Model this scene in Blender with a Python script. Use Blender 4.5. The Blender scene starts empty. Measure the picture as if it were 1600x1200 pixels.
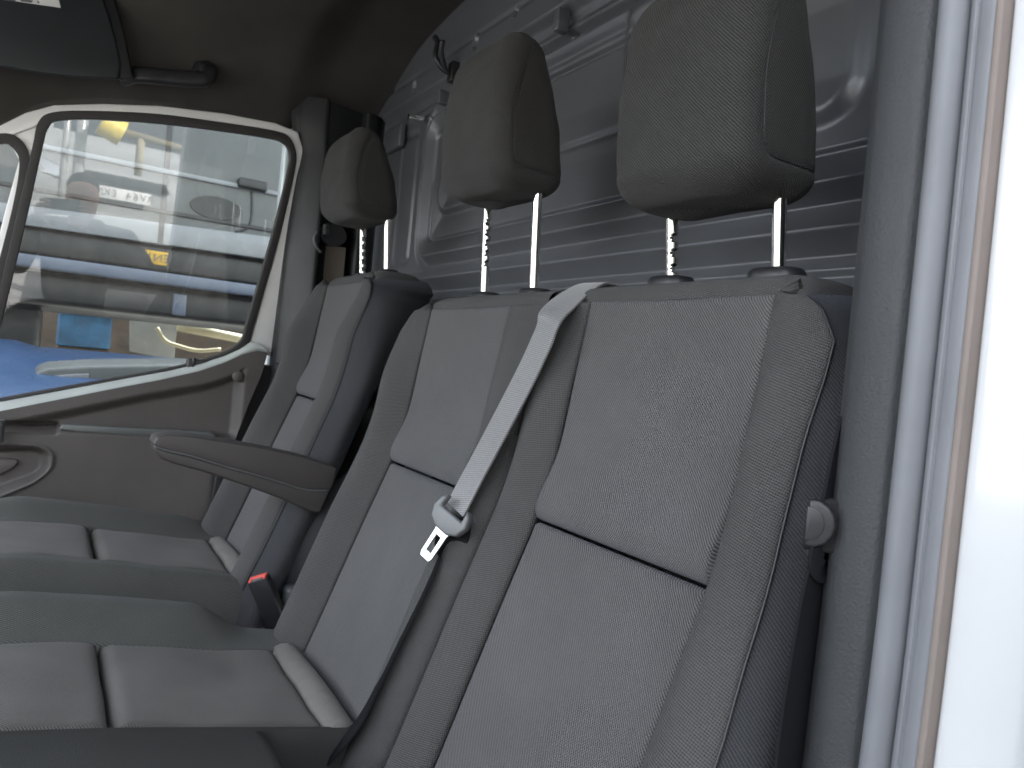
import bpy, bmesh, math, random
import numpy as np
from mathutils import Vector
random.seed(4); rng = np.random.default_rng(4)
sc = bpy.context.scene
R_ = math.radians

# ------------------------------------------------------------------ camera
# world: +X towards the back of the van, +Y across the cab to the driver's door, +Z up
F = 1180.0
CAM = np.array([0.0, 0.0, 1.45])
ROT = np.array([[0.849, -0.072, -0.524], [-0.520, 0.066, -0.852], [0.096, 0.995, 0.019]])
def _ortho(m):
    u, s, vt = np.linalg.svd(m); return u @ vt
ROT = _ortho(ROT)
cam = bpy.data.cameras.new('camera'); camo = bpy.data.objects.new('camera', cam)
sc.collection.objects.link(camo)
from mathutils import Matrix
M4 = Matrix.Identity(4)
for i in range(3):
    for j in range(3): M4[i][j] = float(ROT[i, j])
    M4[i][3] = float(CAM[i])
camo.matrix_world = M4
cam.sensor_width = 36.0; cam.lens = F / 1600 * 36
cam.clip_start = 0.02; cam.clip_end = 500
cam.dof.use_dof = True; cam.dof.focus_distance = 0.82; cam.dof.aperture_fstop = 13.0
sc.camera = camo

# ------------------------------------------------------------------ world, sun, exposure
SUN_EL, SUN_AZ = R_(42), R_(45)          # azimuth measured from +Y towards +X
w = bpy.data.worlds.new('World'); sc.world = w; w.use_nodes = True
nt = w.node_tree; nt.nodes.clear()
sky = nt.nodes.new('ShaderNodeTexSky'); sky.sky_type = 'NISHITA'; sky.sun_disc = False
sky.air_density = 1.0; sky.dust_density = 2.0; sky.ozone_density = 1.0
sky.sun_elevation = SUN_EL; sky.sun_rotation = SUN_AZ
bg = nt.nodes.new('ShaderNodeBackground'); bg.inputs['Strength'].default_value = 0.15
wo = nt.nodes.new('ShaderNodeOutputWorld')
# thin white cloud over the whole sky: the blue is pulled towards white, with soft cloud variation
hs = nt.nodes.new('ShaderNodeHueSaturation'); hs.inputs['Value'].default_value = 1.0
tc = nt.nodes.new('ShaderNodeTexCoord'); cn = nt.nodes.new('ShaderNodeTexNoise'); cn.inputs['Scale'].default_value = 2.2; cn.inputs['Detail'].default_value = 6
mr = nt.nodes.new('ShaderNodeMapRange'); mr.inputs[1].default_value = .3; mr.inputs[2].default_value = .7; mr.inputs[3].default_value = .10; mr.inputs[4].default_value = .42
nt.links.new(tc.outputs['Generated'], cn.inputs['Vector']); nt.links.new(cn.outputs['Fac'], mr.inputs[0]); nt.links.new(mr.outputs[0], hs.inputs['Saturation'])
nt.links.new(sky.outputs[0], hs.inputs['Color']); nt.links.new(hs.outputs[0], bg.inputs[0]); nt.links.new(bg.outputs[0], wo.inputs[0])
sl = bpy.data.lights.new('sun', 'SUN'); sl.energy = 3.0; sl.angle = R_(0.5); sl.color = (1, .97, .92)
so = bpy.data.objects.new('sun', sl); sc.collection.objects.link(so)
sd = Vector((math.sin(SUN_AZ) * math.cos(SUN_EL), math.cos(SUN_AZ) * math.cos(SUN_EL), math.sin(SUN_EL)))
so.rotation_euler = sd.to_track_quat('Z', 'Y').to_euler()
sc.view_settings.view_transform = 'Standard'; sc.view_settings.look = 'None'
sc.view_settings.exposure = 3.45; sc.view_settings.gamma = 1.0

# ------------------------------------------------------------------ measuring helpers (a line of sight cut with a real plane)
def ray(px, py):
    return ROT @ np.array([(px - 800) / F, (600 - py) / F, -1.0])
def hit(px, py, ax, v):
    d = ray(px, py); i = 'xyz'.index(ax); return CAM + (v - CAM[i]) / d[i] * d
def hitp(px, py, p0, n):
    d = ray(px, py); n = np.asarray(n, float); return CAM + np.dot(np.asarray(p0) - CAM, n) / np.dot(d, n) * d

# ------------------------------------------------------------------ scene helpers
def coll(o): sc.collection.objects.link(o)
def tag(o, label, cat, group=None):
    o['label'] = label; o['category'] = cat
    if group: o['group'] = group
    return o
def thing(name, label, cat, loc=(0, 0, 0), group=None):
    o = bpy.data.objects.new(name, None); o.empty_display_size = .05; o.location = loc; coll(o)
    return tag(o, label, cat, group)
def wloc(o):
    v = Vector((0, 0, 0))
    while o is not None:
        v = v + Vector(o.location); o = o.parent
    return np.array(v)
def obj(name, verts, faces, mat, parent=None, smooth=True, label=None, kind=None, uv=None):
    me = bpy.data.meshes.new(name)
    v = np.asarray(verts, float)
    if parent is not None: v = v - wloc(parent)
    me.from_pydata(v.tolist(), [], faces)
    me.materials.append(mat); me.update()
    if uv is not None:
        lay = me.uv_layers.new(name='weave'); idx = np.zeros(len(me.loops), int); me.loops.foreach_get('vertex_index', idx)
        lay.data.foreach_set('uv', np.asarray(uv, float)[idx].ravel())
    if smooth:
        me.polygons.foreach_set('use_smooth', [True] * len(me.polygons))
    o = bpy.data.objects.new(name, me); coll(o)
    if parent is not None: o.parent = parent
    if label: o['label'] = label
    if kind: o['kind'] = kind
    return o
def gridfaces(nu, nv, closeu=False, off=0, flip=False):
    f = []
    for i in range(nu if closeu else nu - 1):
        i2 = (i + 1) % nu
        for j in range(nv - 1):
            q = (off + i * nv + j, off + i2 * nv + j, off + i2 * nv + j + 1, off + i * nv + j + 1)
            f.append(q[::-1] if flip else q)
    return f
def arcuv(P, closeu=False):
    """weave coordinates in metres: mean arc length along both grid directions"""
    du = np.linalg.norm(np.diff(P, axis=0), axis=2); dv = np.linalg.norm(np.diff(P, axis=1), axis=2)
    u = np.concatenate([[0], np.cumsum(np.median(du, axis=1))]); v = np.concatenate([[0], np.cumsum(np.median(dv, axis=0))])
    U, V_ = np.meshgrid(u, v, indexing='ij'); return np.stack([U, V_], -1)
def gridobj(name, P, mat, parent=None, closeu=False, **k):
    nu, nv = P.shape[:2]
    k.setdefault('uv', arcuv(P).reshape(-1, 2))
    return obj(name, P.reshape(-1, 3), gridfaces(nu, nv, closeu), mat, parent, **k)
def smooth_poly(pts, n=8, closed=False):
    """Catmull-Rom through points"""
    p = [np.asarray(q, float) for q in pts]; out = []
    N = len(p)
    for i in range(N if closed else N - 1):
        p0 = p[(i - 1) % N] if closed or i > 0 else 2 * p[0] - p[1]
        p1 = p[i]; p2 = p[(i + 1) % N]
        p3 = p[(i + 2) % N] if closed or i + 2 < N else 2 * p[-1] - p[-2]
        for k in range(n):
            t = k / n
            out.append(.5 * ((2 * p1) + (-p0 + p2) * t + (2 * p0 - 5 * p1 + 4 * p2 - p3) * t * t + (-p0 + 3 * p1 - 3 * p2 + p3) * t ** 3))
    if not closed: out.append(p[-1])
    return np.array(out)
def sweep_mesh(path, prof, up, closed=False, scale=None, cap=True):
    """sweep a closed 2-D profile along a path; profile x -> side, y -> up"""
    path = np.asarray(path, float); n = len(path); m = len(prof); V = []
    up = np.asarray(up, float)
    for i in range(n):
        a = path[(i - 1) % n] if closed or i > 0 else path[0]
        b = path[(i + 1) % n] if closed or i < n - 1 else path[-1]
        t = b - a; t /= np.linalg.norm(t) + 1e-12
        u_ = up[i] if up.ndim == 2 else up
        s = np.cross(t, u_); s /= np.linalg.norm(s) + 1e-12
        uu = np.cross(s, t)
        k = 1.0 if scale is None else scale[i]
        for (x, y) in prof: V.append(path[i] + s * x * k + uu * y * k)
    f = []
    for i in range(n if closed else n - 1):
        i2 = (i + 1) % n
        for j in range(m):
            j2 = (j + 1) % m
            f.append((i * m + j, i2 * m + j, i2 * m + j2, i * m + j2))
    if cap and not closed:
        f.append(tuple(range(m))); f.append(tuple(reversed(range((n - 1) * m, n * m))))
    return V, f
def circ(r, n=12, ry=None):
    ry = r if ry is None else ry
    return [(r * math.cos(2 * math.pi * k / n), ry * math.sin(2 * math.pi * k / n)) for k in range(n)]
def rrect(wd, ht, r, n=4):
    o = []
    for cx, cy, a0 in ((wd / 2 - r, ht / 2 - r, 0), (-wd / 2 + r, ht / 2 - r, 90), (-wd / 2 + r, -ht / 2 + r, 180), (wd / 2 - r, -ht / 2 + r, 270)):
        for k in range(n + 1):
            a = R_(a0 + 90 * k / n); o.append((cx + r * math.cos(a), cy + r * math.sin(a)))
    return o
def tube(name, pts, r, mat, parent=None, n=10, sub=6, closed=False, up=(0.31, 0.2, .93), **k):
    p = smooth_poly(pts, sub, closed) if sub else np.asarray(pts, float)
    v, f = sweep_mesh(p, circ(r, n), up, closed)
    return obj(name, v, f, mat, parent, **k)
def bevel_mesh(verts, faces, w, seg=3):
    bm = bmesh.new(); vs = [bm.verts.new(v) for v in verts]
    for f in faces: bm.faces.new([vs[i] for i in f])
    bmesh.ops.recalc_face_normals(bm, faces=bm.faces)
    if w > 0:
        es = [e for e in bm.edges if len(e.link_faces) == 2 and e.calc_face_angle() > R_(28)]
        bmesh.ops.bevel(bm, geom=es, offset=w, segments=seg, affect='EDGES', profile=.5, clamp_overlap=True)
    bm.verts.ensure_lookup_table(); bm.verts.index_update()
    V = [tuple(v.co) for v in bm.verts]; Fc = [tuple(v.index for v in f.verts) for f in bm.faces]
    bm.free(); return V, Fc
def auto_smooth(o, ang=40):
    me = o.data
    try: me.set_sharp_from_angle(angle=R_(ang))
    except Exception: pass
    return o
def prism(name, poly, axis_vec, mat, parent=None, bevel=.004, seg=3, **k):
    """poly: list of 3-D points (planar), extruded along axis_vec"""
    a = np.asarray(axis_vec, float); p = [np.asarray(q, float) for q in poly]; n = len(p)
    V = p + [q + a for q in p]
    f = [tuple(range(n)), tuple(range(2 * n - 1, n - 1, -1))] + [(i, (i + 1) % n, n + (i + 1) % n, n + i) for i in range(n)]
    V, f = bevel_mesh([tuple(v) for v in V], f, bevel, seg)
    return auto_smooth(obj(name, V, f, mat, parent, **k))
def box(name, lo, hi, mat, parent=None, bevel=.004, seg=3, **k):
    (x0, y0, z0), (x1, y1, z1) = lo, hi
    return prism(name, [(x0, y0, z0), (x1, y0, z0), (x1, y1, z0), (x0, y1, z0)], (0, 0, z1 - z0), mat, parent, bevel, seg, **k)
def sstep(a, b, x):
    t = np.clip((x - a) / (b - a), 0, 1); return t * t * (3 - 2 * t)

# ------------------------------------------------------------------ materials
def new_mat(name):
    m = bpy.data.materials.new(name); m.use_nodes = True
    n = m.node_tree; b = n.nodes['Principled BSDF']; return m, n, b
def _noise(n, vec, scale, detail=4, rough=.6):
    t = n.nodes.new('ShaderNodeTexNoise'); t.inputs['Scale'].default_value = scale
    t.inputs['Detail'].default_value = detail; t.inputs['Roughness'].default_value = rough
    n.links.new(vec, t.inputs['Vector']); return t.outputs['Fac']
def _ramp(n, fac, stops):
    r = n.nodes.new('ShaderNodeValToRGB'); e = r.color_ramp.elements
    while len(e) < len(stops): e.new(.5)
    for k, (p, c) in enumerate(stops): e[k].position = p; e[k].color = (*c, 1)
    n.links.new(fac, r.inputs['Fac']); return r.outputs['Color']
def _math(n, op, a, b):
    m = n.nodes.new('ShaderNodeMath'); m.operation = op
    for k, x in enumerate((a, b)):
        if isinstance(x, (int, float)): m.inputs[k].default_value = x
        else: n.links.new(x, m.inputs[k])
    return m.outputs[0]
def _bump(n, b, h, strength, dist, prev=None):
    u = n.nodes.new('ShaderNodeBump'); u.inputs['Strength'].default_value = strength; u.inputs['Distance'].default_value = dist
    n.links.new(h, u.inputs['Height'])
    if prev: n.links.new(prev, u.inputs['Normal'])
    n.links.new(u.outputs[0], b.inputs['Normal']); return u.outputs[0]
def _obj(n):
    return n.nodes.new('ShaderNodeTexCoord').outputs['Object']
def fabric(name, dark, light, dirs=(1, -1), period=.0021, sheen=.35, tint=(.7, .78, .95), contrast=1.0, cross=.35):
    """woven twill: diagonal ribs, a weaker cross thread, and fibre speckle"""
    m, n, b = new_mat(name); v = _obj(n)
    uvn = n.nodes.new('ShaderNodeTexCoord').outputs['UV']
    # slight wander of the threads
    wn = n.nodes.new('ShaderNodeTexNoise'); wn.inputs['Scale'].default_value = 45; wn.inputs['Detail'].default_value = 2; n.links.new(v, wn.inputs['Vector'])
    def w01(dr, per):
        d = n.nodes.new('ShaderNodeVectorMath'); d.operation = 'DOT_PRODUCT'
        l = math.hypot(*dr); d.inputs[1].default_value = (dr[0] / l * 2 * math.pi / per, dr[1] / l * 2 * math.pi / per, 0)
        n.links.new(uvn, d.inputs[0])
        ph = _math(n, 'ADD', d.outputs['Value'], _math(n, 'MULTIPLY', wn.outputs['Fac'], 2.2))
        mm = n.nodes.new('ShaderNodeMath'); mm.operation = 'MULTIPLY_ADD'; mm.inputs[1].default_value = .5; mm.inputs[2].default_value = .5
        n.links.new(_math(n, 'SINE', ph, 0), mm.inputs[0]); return mm.outputs[0]
    a = w01(dirs, period); c = w01((dirs[1], -dirs[0]), period * .9)
    nz = _noise(n, v, 620, 3, .7); nb = _noise(n, v, 9, 4, .6)
    h = _math(n, 'ADD', a, _math(n, 'MULTIPLY', c, cross))
    h2 = _math(n, 'ADD', _math(n, 'MULTIPLY', h, .62 * contrast), _math(n, 'MULTIPLY', nz, .55))
    h3 = _math(n, 'ADD', h2, _math(n, 'MULTIPLY', _math(n, 'SUBTRACT', nb, .5), .35))
    col = _ramp(n, h3, [(.2, dark), (1.0, light)])
    n.links.new(col, b.inputs['Base Color'])
    b.inputs['Roughness'].default_value = .85; b.inputs['Specular IOR Level'].default_value = .25
    b.inputs['Sheen Weight'].default_value = sheen; b.inputs['Sheen Roughness'].default_value = .45; b.inputs['Sheen Tint'].default_value = (*tint, 1)
    _bump(n, b, h2, .8, .0008)
    return m
def plastic(name, col, rough=.5, grain=0, gscale=500, gdist=.0006, var=.15, spec=.5, stretch=None):
    m, n, b = new_mat(name); v = _obj(n)
    nb = _noise(n, v, 6, 5, .6)
    c = [tuple(max(0, q * (1 - var)) for q in col), tuple(q * (1 + var) for q in col)]
    n.links.new(_ramp(n, nb, [(.3, c[0]), (.7, c[1])]), b.inputs['Base Color'])
    b.inputs['Specular IOR Level'].default_value = spec
    rr = _math(n, 'ADD', _math(n, 'MULTIPLY', _noise(n, v, 23, 4, .65), .16), rough - .08)
    n.links.new(rr, b.inputs['Roughness'])
    if grain:
        vv = v
        if stretch:
            mp = n.nodes.new('ShaderNodeMapping'); mp.inputs['Scale'].default_value = stretch
            n.links.new(v, mp.inputs['Vector']); vv = mp.outputs[0]
        g = _noise(n, vv, gscale, 3, .6)
        _bump(n, b, g, grain, gdist)
    return m
def metal(name, col, rough=.2):
    m, n, b = new_mat(name); v = _obj(n)
    b.inputs['Metallic'].default_value = 1; b.inputs['Base Color'].default_value = (*col, 1)
    n.links.new(_math(n, 'ADD', _math(n, 'MULTIPLY', _noise(n, v, 40, 4, .6), .12), rough - .05), b.inputs['Roughness']); return m
def paint(name, col, rough=.25, coat=.5, orange=.04, var=.06):
    m = plastic(name, col, rough, orange, 260, .0005, var); b = m.node_tree.nodes['Principled BSDF']
    b.inputs['Coat Weight'].default_value = coat; b.inputs['Coat Roughness'].default_value = .08; return m
M = {}
M['twill'] = fabric('seat_centre_cloth', (.0060, .0060, .0061), (.112, .109, .107), (1, -1), .0024, .08, contrast=1.3)
M['bolster'] = fabric('seat_bolster_cloth', (0.008462, 0.008462, 0.008462), (0.07495, 0.07383, 0.07233), (.25, 1), .0022, .06, (.85, .9, .9), 1.1, .6)
M['cushbol'] = fabric('cushion_bolster_cloth', (0.0135, 0.01418, 0.0135), (0.0945, 0.09586, 0.0891), (1, .3), .0022, .06, (.85, .9, .9), 1.0, .5)
M['side'] = fabric('seat_side_cloth', (0.00684, 0.00684, 0.00798), (0.04332, 0.04446, 0.04788), (1, 1), .0023, .08, contrast=.9)
M['ridge'] = plastic('ridge_cloth', (.040, .041, .039), .9, .7, 900, .0012, .12, .1)
M['head'] = fabric('headrest_cloth', (.004, .0039, .0037), (.0505, .0490, .0465), (-1, -1), .0024, .08, (.9, .88, .85), 1.1)
M['cushion'] = fabric('cushion_cloth', (0.01811, 0.01781, 0.0166), (0.1359, 0.1313, 0.1208), (1, 1), .0023, .10, (.85, .85, .85), .8)
M['black'] = plastic('black_plastic', (.018, .018, .02), .42, .25, 700)
M['dark'] = plastic('dark_plastic', (.035, .035, .037), .48, .3, 600)
M['pillar'] = plastic('grained_pillar_plastic', (0.03149, 0.03317, 0.03527), .6, .6, 420, .0012, .10)
M['farpillar'] = plastic('far_pillar_plastic', (0.01102, 0.01216, 0.01285), .5, .3, 420, .0008)
M['door'] = plastic('door_card_plastic', (0.08539, 0.07685, 0.07172), .55, .6, 380, .0012, .12)
M['arm'] = plastic('armrest_vinyl', (0.042, 0.0375, 0.036), .5, .4, 700, .0005)
M['lining'] = plastic('headlining_felt', (.066, .060, .054), .95, .6, 900, .0015, .12, .1)
M['chrome'] = metal('chrome_post', (.9, .9, .86), .1)
M['steel'] = metal('belt_steel', (.42, .44, .44), .36)
M['bulk'] = paint('bulkhead_paint', (.145, .15, .162), .42, .15, .06, .08)
M['bulk'].node_tree.nodes['Principled BSDF'].inputs['Metallic'].default_value = .4
M['rubber'] = plastic('rubber_seal', (.022, .020, .019), .55, .15, 300)
M['seal'] = plastic('door_seal_rubber', (0.1472, 0.1527, 0.1658), .6, .2, 500, .0005)
M['sealwarm'] = plastic('door_seal_lip', (0.1768, 0.1492, 0.1326), .7, .2, 500, .0005)
M['white'] = paint('white_paint', (.54, .55, .56), .2, .8, .03, .03)
M['framewhite'] = paint('white_door_paint', (.78, .78, .76), .25, .6, .03, .03)
M['silver'] = plastic('sill_trim_silver', (.42, .45, .43), .4, .1, 300)
M['web'] = None
M['red'] = plastic('red_button', (.62, .09, .07), .35)
M['paper'] = plastic('white_label', (.7, .7, .68), .6)
M['print'] = plastic('label_print', (.12, .12, .12), .6)
M['locker'] = plastic('locker_vinyl', (0.0121, 0.0165, 0.0187), .6, .3, 500)
M['trayhighlight'] = plastic('tray_highlight_grey', (.10, .11, .108), .35, .1, 300)  # lightened grey that stands for the highlight on the door shelf
M['hole'] = plastic('black_hole', (.004, .004, .004), .9)
M['greypl'] = plastic('grey_plastic', (.085, .09, .092), .42, .2, 500)
def webbing():
    m, n, b = new_mat('belt_webbing'); v = _obj(n)
    d = n.nodes.new('ShaderNodeVectorMath'); d.operation = 'DOT_PRODUCT'; d.inputs[1].default_value = (0, 500, 2600)
    n.links.new(v, d.inputs[0]); s = _math(n, 'SINE', d.outputs['Value'], 0)
    nz = _noise(n, v, 700, 2, .6); h = _math(n, 'ADD', _math(n, 'MULTIPLY', s, .25), nz)
    n.links.new(_ramp(n, h, [(.2, (.07, .07, .072)), (.9, (.23, .23, .23))]), b.inputs['Base Color'])
    b.inputs['Roughness'].default_value = .42; b.inputs['Specular IOR Level'].default_value = .7
    b.inputs['Sheen Weight'].default_value = .4
    _bump(n, b, h, .5, .0004); return m
M['web'] = webbing()
M['webdark'] = fabric('dark_webbing', (.002, .002, .0025), (.012, .0125, .014), (.2, 1), .0022, .0)  # near-black; on the lower bench belt it stands for shade
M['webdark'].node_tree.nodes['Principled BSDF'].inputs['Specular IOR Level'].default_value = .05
M['webbrown'] = fabric('driver_webbing', (.045, .038, .032), (.11, .095, .08), (.2, 1), .003, .2, (1, .9, .8))
def glass():
    m, n, b = new_mat('window_glass'); n.nodes.remove(b)
    out = n.nodes['Material Output']; v = _obj(n)
    tr = n.nodes.new('ShaderNodeBsdfTransparent'); tr.inputs[0].default_value = (.86, .92, .89, 1)
    gl = n.nodes.new('ShaderNodeBsdfGlossy'); gl.inputs['Roughness'].default_value = .0; gl.inputs[0].default_value = (1, 1, 1, 1)
    fr = n.nodes.new('ShaderNodeFresnel'); fr.inputs[0].default_value = 1.52
    f2 = _math(n, 'MULTIPLY', fr.outputs[0], 1.9)
    mx = n.nodes.new('ShaderNodeMixShader'); n.links.new(f2, mx.inputs[0]); n.links.new(tr.outputs[0], mx.inputs[1]); n.links.new(gl.outputs[0], mx.inputs[2])
    # dust film with run marks
    mp = n.nodes.new('ShaderNodeMapping'); mp.inputs['Scale'].default_value = (38, 10, 2.2); n.links.new(v, mp.inputs['Vector'])
    streak = _noise(n, mp.outputs[0], 1.0, 5, .7); spots = _noise(n, v, 90, 3, .7)
    f = _math(n, 'MULTIPLY', _math(n, 'MULTIPLY', streak, spots), .035)
    df = n.nodes.new('ShaderNodeBsdfDiffuse'); df.inputs[0].default_value = (.75, .76, .72, 1)
    tl = n.nodes.new('ShaderNodeBsdfTranslucent'); tl.inputs[0].default_value = (.8, .8, .74, 1)
    dm = n.nodes.new('ShaderNodeMixShader'); dm.inputs[0].default_value = .6; n.links.new(df.outputs[0], dm.inputs[1]); n.links.new(tl.outputs[0], dm.inputs[2])
    m2 = n.nodes.new('ShaderNodeMixShader'); n.links.new(f, m2.inputs[0]); n.links.new(mx.outputs[0], m2.inputs[1]); n.links.new(dm.outputs[0], m2.inputs[2])
    n.links.new(m2.outputs[0], out.inputs['Surface']); return m
M['glass'] = glass()

# ------------------------------------------------------------------ seat geometry
PZ = np.array([.80, .95, 1.02, 1.10, 1.19, 1.29, 1.35, 1.45, 1.535])
PX = np.array([.31, .36, .388, .418, .452, .492, .508, .522, .534])
_zz = np.linspace(.80, 1.535, 200); _xx = np.interp(_zz, PZ, PX)
_k = np.hanning(31); _k /= _k.sum(); _xx = np.convolve(np.pad(_xx, 15, mode='reflect', reflect_type='odd'), _k, 'valid')
def profx(z): return np.interp(z, _zz, _xx)
def profn(z):
    dx = (profx(z + .004) - profx(z - .004)) / .008
    l = np.sqrt(1 + dx * dx); return -1 / l, dx / l            # (nx, nz) pointing forward (-X)
def onback(px, py, off=0.0):
    d = ray(px, py); lo, hi = .05, 4.0
    for _ in range(50):
        m_ = (lo + hi) / 2; p = CAM + m_ * d
        if p[0] < profx(p[2]) + off: lo = m_
        else: hi = m_
    return CAM + lo * d
def dense(n, k=.5):
    t = np.linspace(0, 1, n); return t * (1 - k) + k * (.5 - .5 * np.cos(np.pi * t))
def panel(name, P, N, mat, parent, edges=(.006, .006, .006, .006), rad=.010, skirt=.012, label=None, pillow=0.0):
    """padded cloth panel: grid P (nu,nv,3), normals N; its four edges (u0,u1,v0,v1) roll inwards into the seam"""
    nu, nv = P.shape[:2]
    du = np.linalg.norm(np.diff(P, axis=0), axis=2); dv = np.linalg.norm(np.diff(P, axis=1), axis=2)
    cu = np.concatenate([np.zeros((1, nv)), np.cumsum(du, 0)]); cv = np.concatenate([np.zeros((nu, 1)), np.cumsum(dv, 1)], 1)
    dist = [cu, cu[-1:] - cu, cv, cv[:, -1:] - cv]
    inset = np.zeros((nu, nv))
    rr = rad if isinstance(rad, (tuple, list)) else (rad,) * 4
    for d, e, r in zip(dist, edges, rr):
        if e == 0: continue
        q = np.clip(d / r, 0, 1); inset = np.maximum(inset, e * (1 - np.sqrt(np.clip(1 - (1 - q) ** 2, 0, 1))))
    if pillow:
        a = np.clip(cu / cu[-1:], 0, 1); b = np.clip(cv / cv[:, -1:], 0, 1)
        inset = inset - pillow * (16 * a * (1 - a) * b * (1 - b)) ** .6
    Q = P - N * inset[..., None]
    # skirt ring
    V = list(Q.reshape(-1, 3)); f = gridfaces(nu, nv)
    ring = [(i, 0) for i in range(nu)] + [(nu - 1, j) for j in range(1, nv)] + [(i, nv - 1) for i in range(nu - 2, -1, -1)] + [(0, j) for j in range(nv - 2, 0, -1)]
    base = len(V); UV = arcuv(P); uv = [tuple(q) for q in UV.reshape(-1, 2)] + [tuple(UV[i, j]) for (i, j) in ring]
    for (i, j) in ring: V.append(Q[i, j] - N[i, j] * skirt)
    L = len(ring)
    for k in range(L):
        a, b = ring[k], ring[(k + 1) % L]
        f.append((b[0] * nv + b[1], a[0] * nv + a[1], base + k, base + (k + 1) % L))
    return obj(name, V, f, mat, parent, label=label, uv=uv)
def seatgrid(y0f, y1f, z0, z1, offf, nu, nv, dz=0.0):
    """grid on a seat back between curves y0f(z), y1f(z)"""
    z = z0 + (z1 - z0) * dense(nv); u = dense(nu)
    Y = np.array([[y0f(zz) + (y1f(zz) - y0f(zz)) * uu for zz in z] for uu in u])
    Z = np.tile(z, (nu, 1)); o = offf(Y, Z)
    nx, nz = profn(Z)
    P = np.stack([profx(Z) + nx * o, Y, Z + nz * o + dz], -1)
    # true normals
    gu = np.gradient(P, axis=0); gv = np.gradient(P, axis=1)
    N = np.cross(gu, gv); N /= np.linalg.norm(N, axis=2, keepdims=True) + 1e-12
    s = np.sign(N[..., 0]); N = N * (-np.where(s == 0, 1, s))[..., None]
    return P, N
ZTOP = 1.537
def outer_half(z):                      # half width of the outer piped seam
    return np.interp(z, [.86, 1.0, 1.185, 1.235, 1.35, 1.46, 1.495, 1.523, 1.532, ZTOP], [.20, .212, .213, .208, .203, .208, .206, .186, .172, .158])
def bol(t, H):                           # bolster section across its width (t 0 at the centre seam, 1 at the outer seam)
    t = np.clip(t, 0, 1); return H * np.where(t < .55, np.sin(np.pi / 2 * np.clip(t, 0, .55) / .55) ** 1.25, 1 - .40 * ((t - .55) / .45) ** 2)
def bol_inner(t, H):
    t = np.clip(t, 0, 1); return H * (np.sin(np.pi * np.clip(t, 0, 1)) ** .8) - .004 * t
def seat_half_factor(Z):
    return .30 + .70 * sstep(1.54, 1.40, Z)
def build_back(root, yc, cw, side_out, side_in, dz, H=.034, shared=None, bulge=.085):
    """one backrest position. side_out / side_in: +1/-1 directions that get an outer bolster; shared: y of the join for the inner one"""
    zero = lambda Y, Z: 0.006 * (np.abs(Y - yc) / cw) ** 2
    zc = 1.281
    bul = lambda Y, Z: zero(Y, Z) + .010 * np.exp(-((Z - zc - .022) / .040) ** 2)
    P, N = seatgrid(lambda z: yc - cw, lambda z: yc + cw, zc + .0004, ZTOP, bul, 26, 60, dz)
    panel('upper_panel', P, N, M['twill'], root, (.0022, .0022, .0125, .004), (.005, .005, .036, .008), .02)
    P, N = seatgrid(lambda z: yc - cw, lambda z: yc + cw, .86, zc - .0004, zero, 26, 60, dz)
    panel('lower_panel', P, N, M['twill'], root, (.0022, .0022, 0, .007), (.005, .005, .01, .011), .02)
    for sgn in side_out:
        f0 = lambda z, s=sgn: yc + s * cw
        f1 = lambda z, s=sgn: yc + s * outer_half(z)
        def off(Y, Z, s=sgn):
            t = (np.abs(Y - yc) - cw) / np.maximum(outer_half(Z) - cw, .01)
            return .006 + .0005 + bol(t, H) * seat_half_factor(Z)
        P, N = seatgrid(f0, f1, .86, ZTOP, off, 18, 70, dz)
        panel('bolster', P, N, M['bolster'], root, (.002, .002, 0, .003), (.004, .004, .01, .008), .02)
        # piped outer seam
        edge = P[-1] - N[-1] * .002
        v, f = sweep_mesh(edge[::2], circ(.0011, 6), (0, 1, .1)); obj('piping', v, f, M['black'], root)
        # side panel, from the seam round to the back
        nv = P.shape[1]; nt_ = 16; Q = np.zeros((nt_, nv, 3)); z = P[-1, :, 2] - dz
        for j in range(nv):
            p0 = P[-1, j] - N[-1, j] * .004
            top = sstep(1.545, 1.42, z[j])
            xb = max(.645 - .55 * max(0, 1.50 - z[j]), p0[0] + .08)
            hwb = outer_half(z[j]) * (.9 if top > .2 else 1.0)
            p2 = np.array([xb, yc + sgn * hwb, P[-1, j, 2] + .008 * (1 - top)])
            p1 = np.array([p0[0] + .035, yc + sgn * (outer_half(z[j]) + bulge * top + .012), P[-1, j, 2] + .004])
            for k, t in enumerate(np.linspace(0, 1, nt_)):
                Q[k, j] = (1 - t) ** 2 * p0 + 2 * t * (1 - t) * p1 + t * t * p2
        gridobj('side_panel', Q, M['side'], root)
    for sgn in side_in:
        def offi(Y, Z, s=sgn):
            t = (np.abs(Y - yc) - cw) / (abs(shared - yc) - cw)
            return .006 + bol_inner(t, H * .62) * seat_half_factor(Z)
        P, N = seatgrid(lambda z, s=sgn: yc + s * cw, lambda z: shared, .86, ZTOP, offi, 16, 60, dz)
        panel('inner_bolster', P, N, M['bolster'], root, (.002, .006, 0, .003), (.004, .012, .01, .008), .02)
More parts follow.
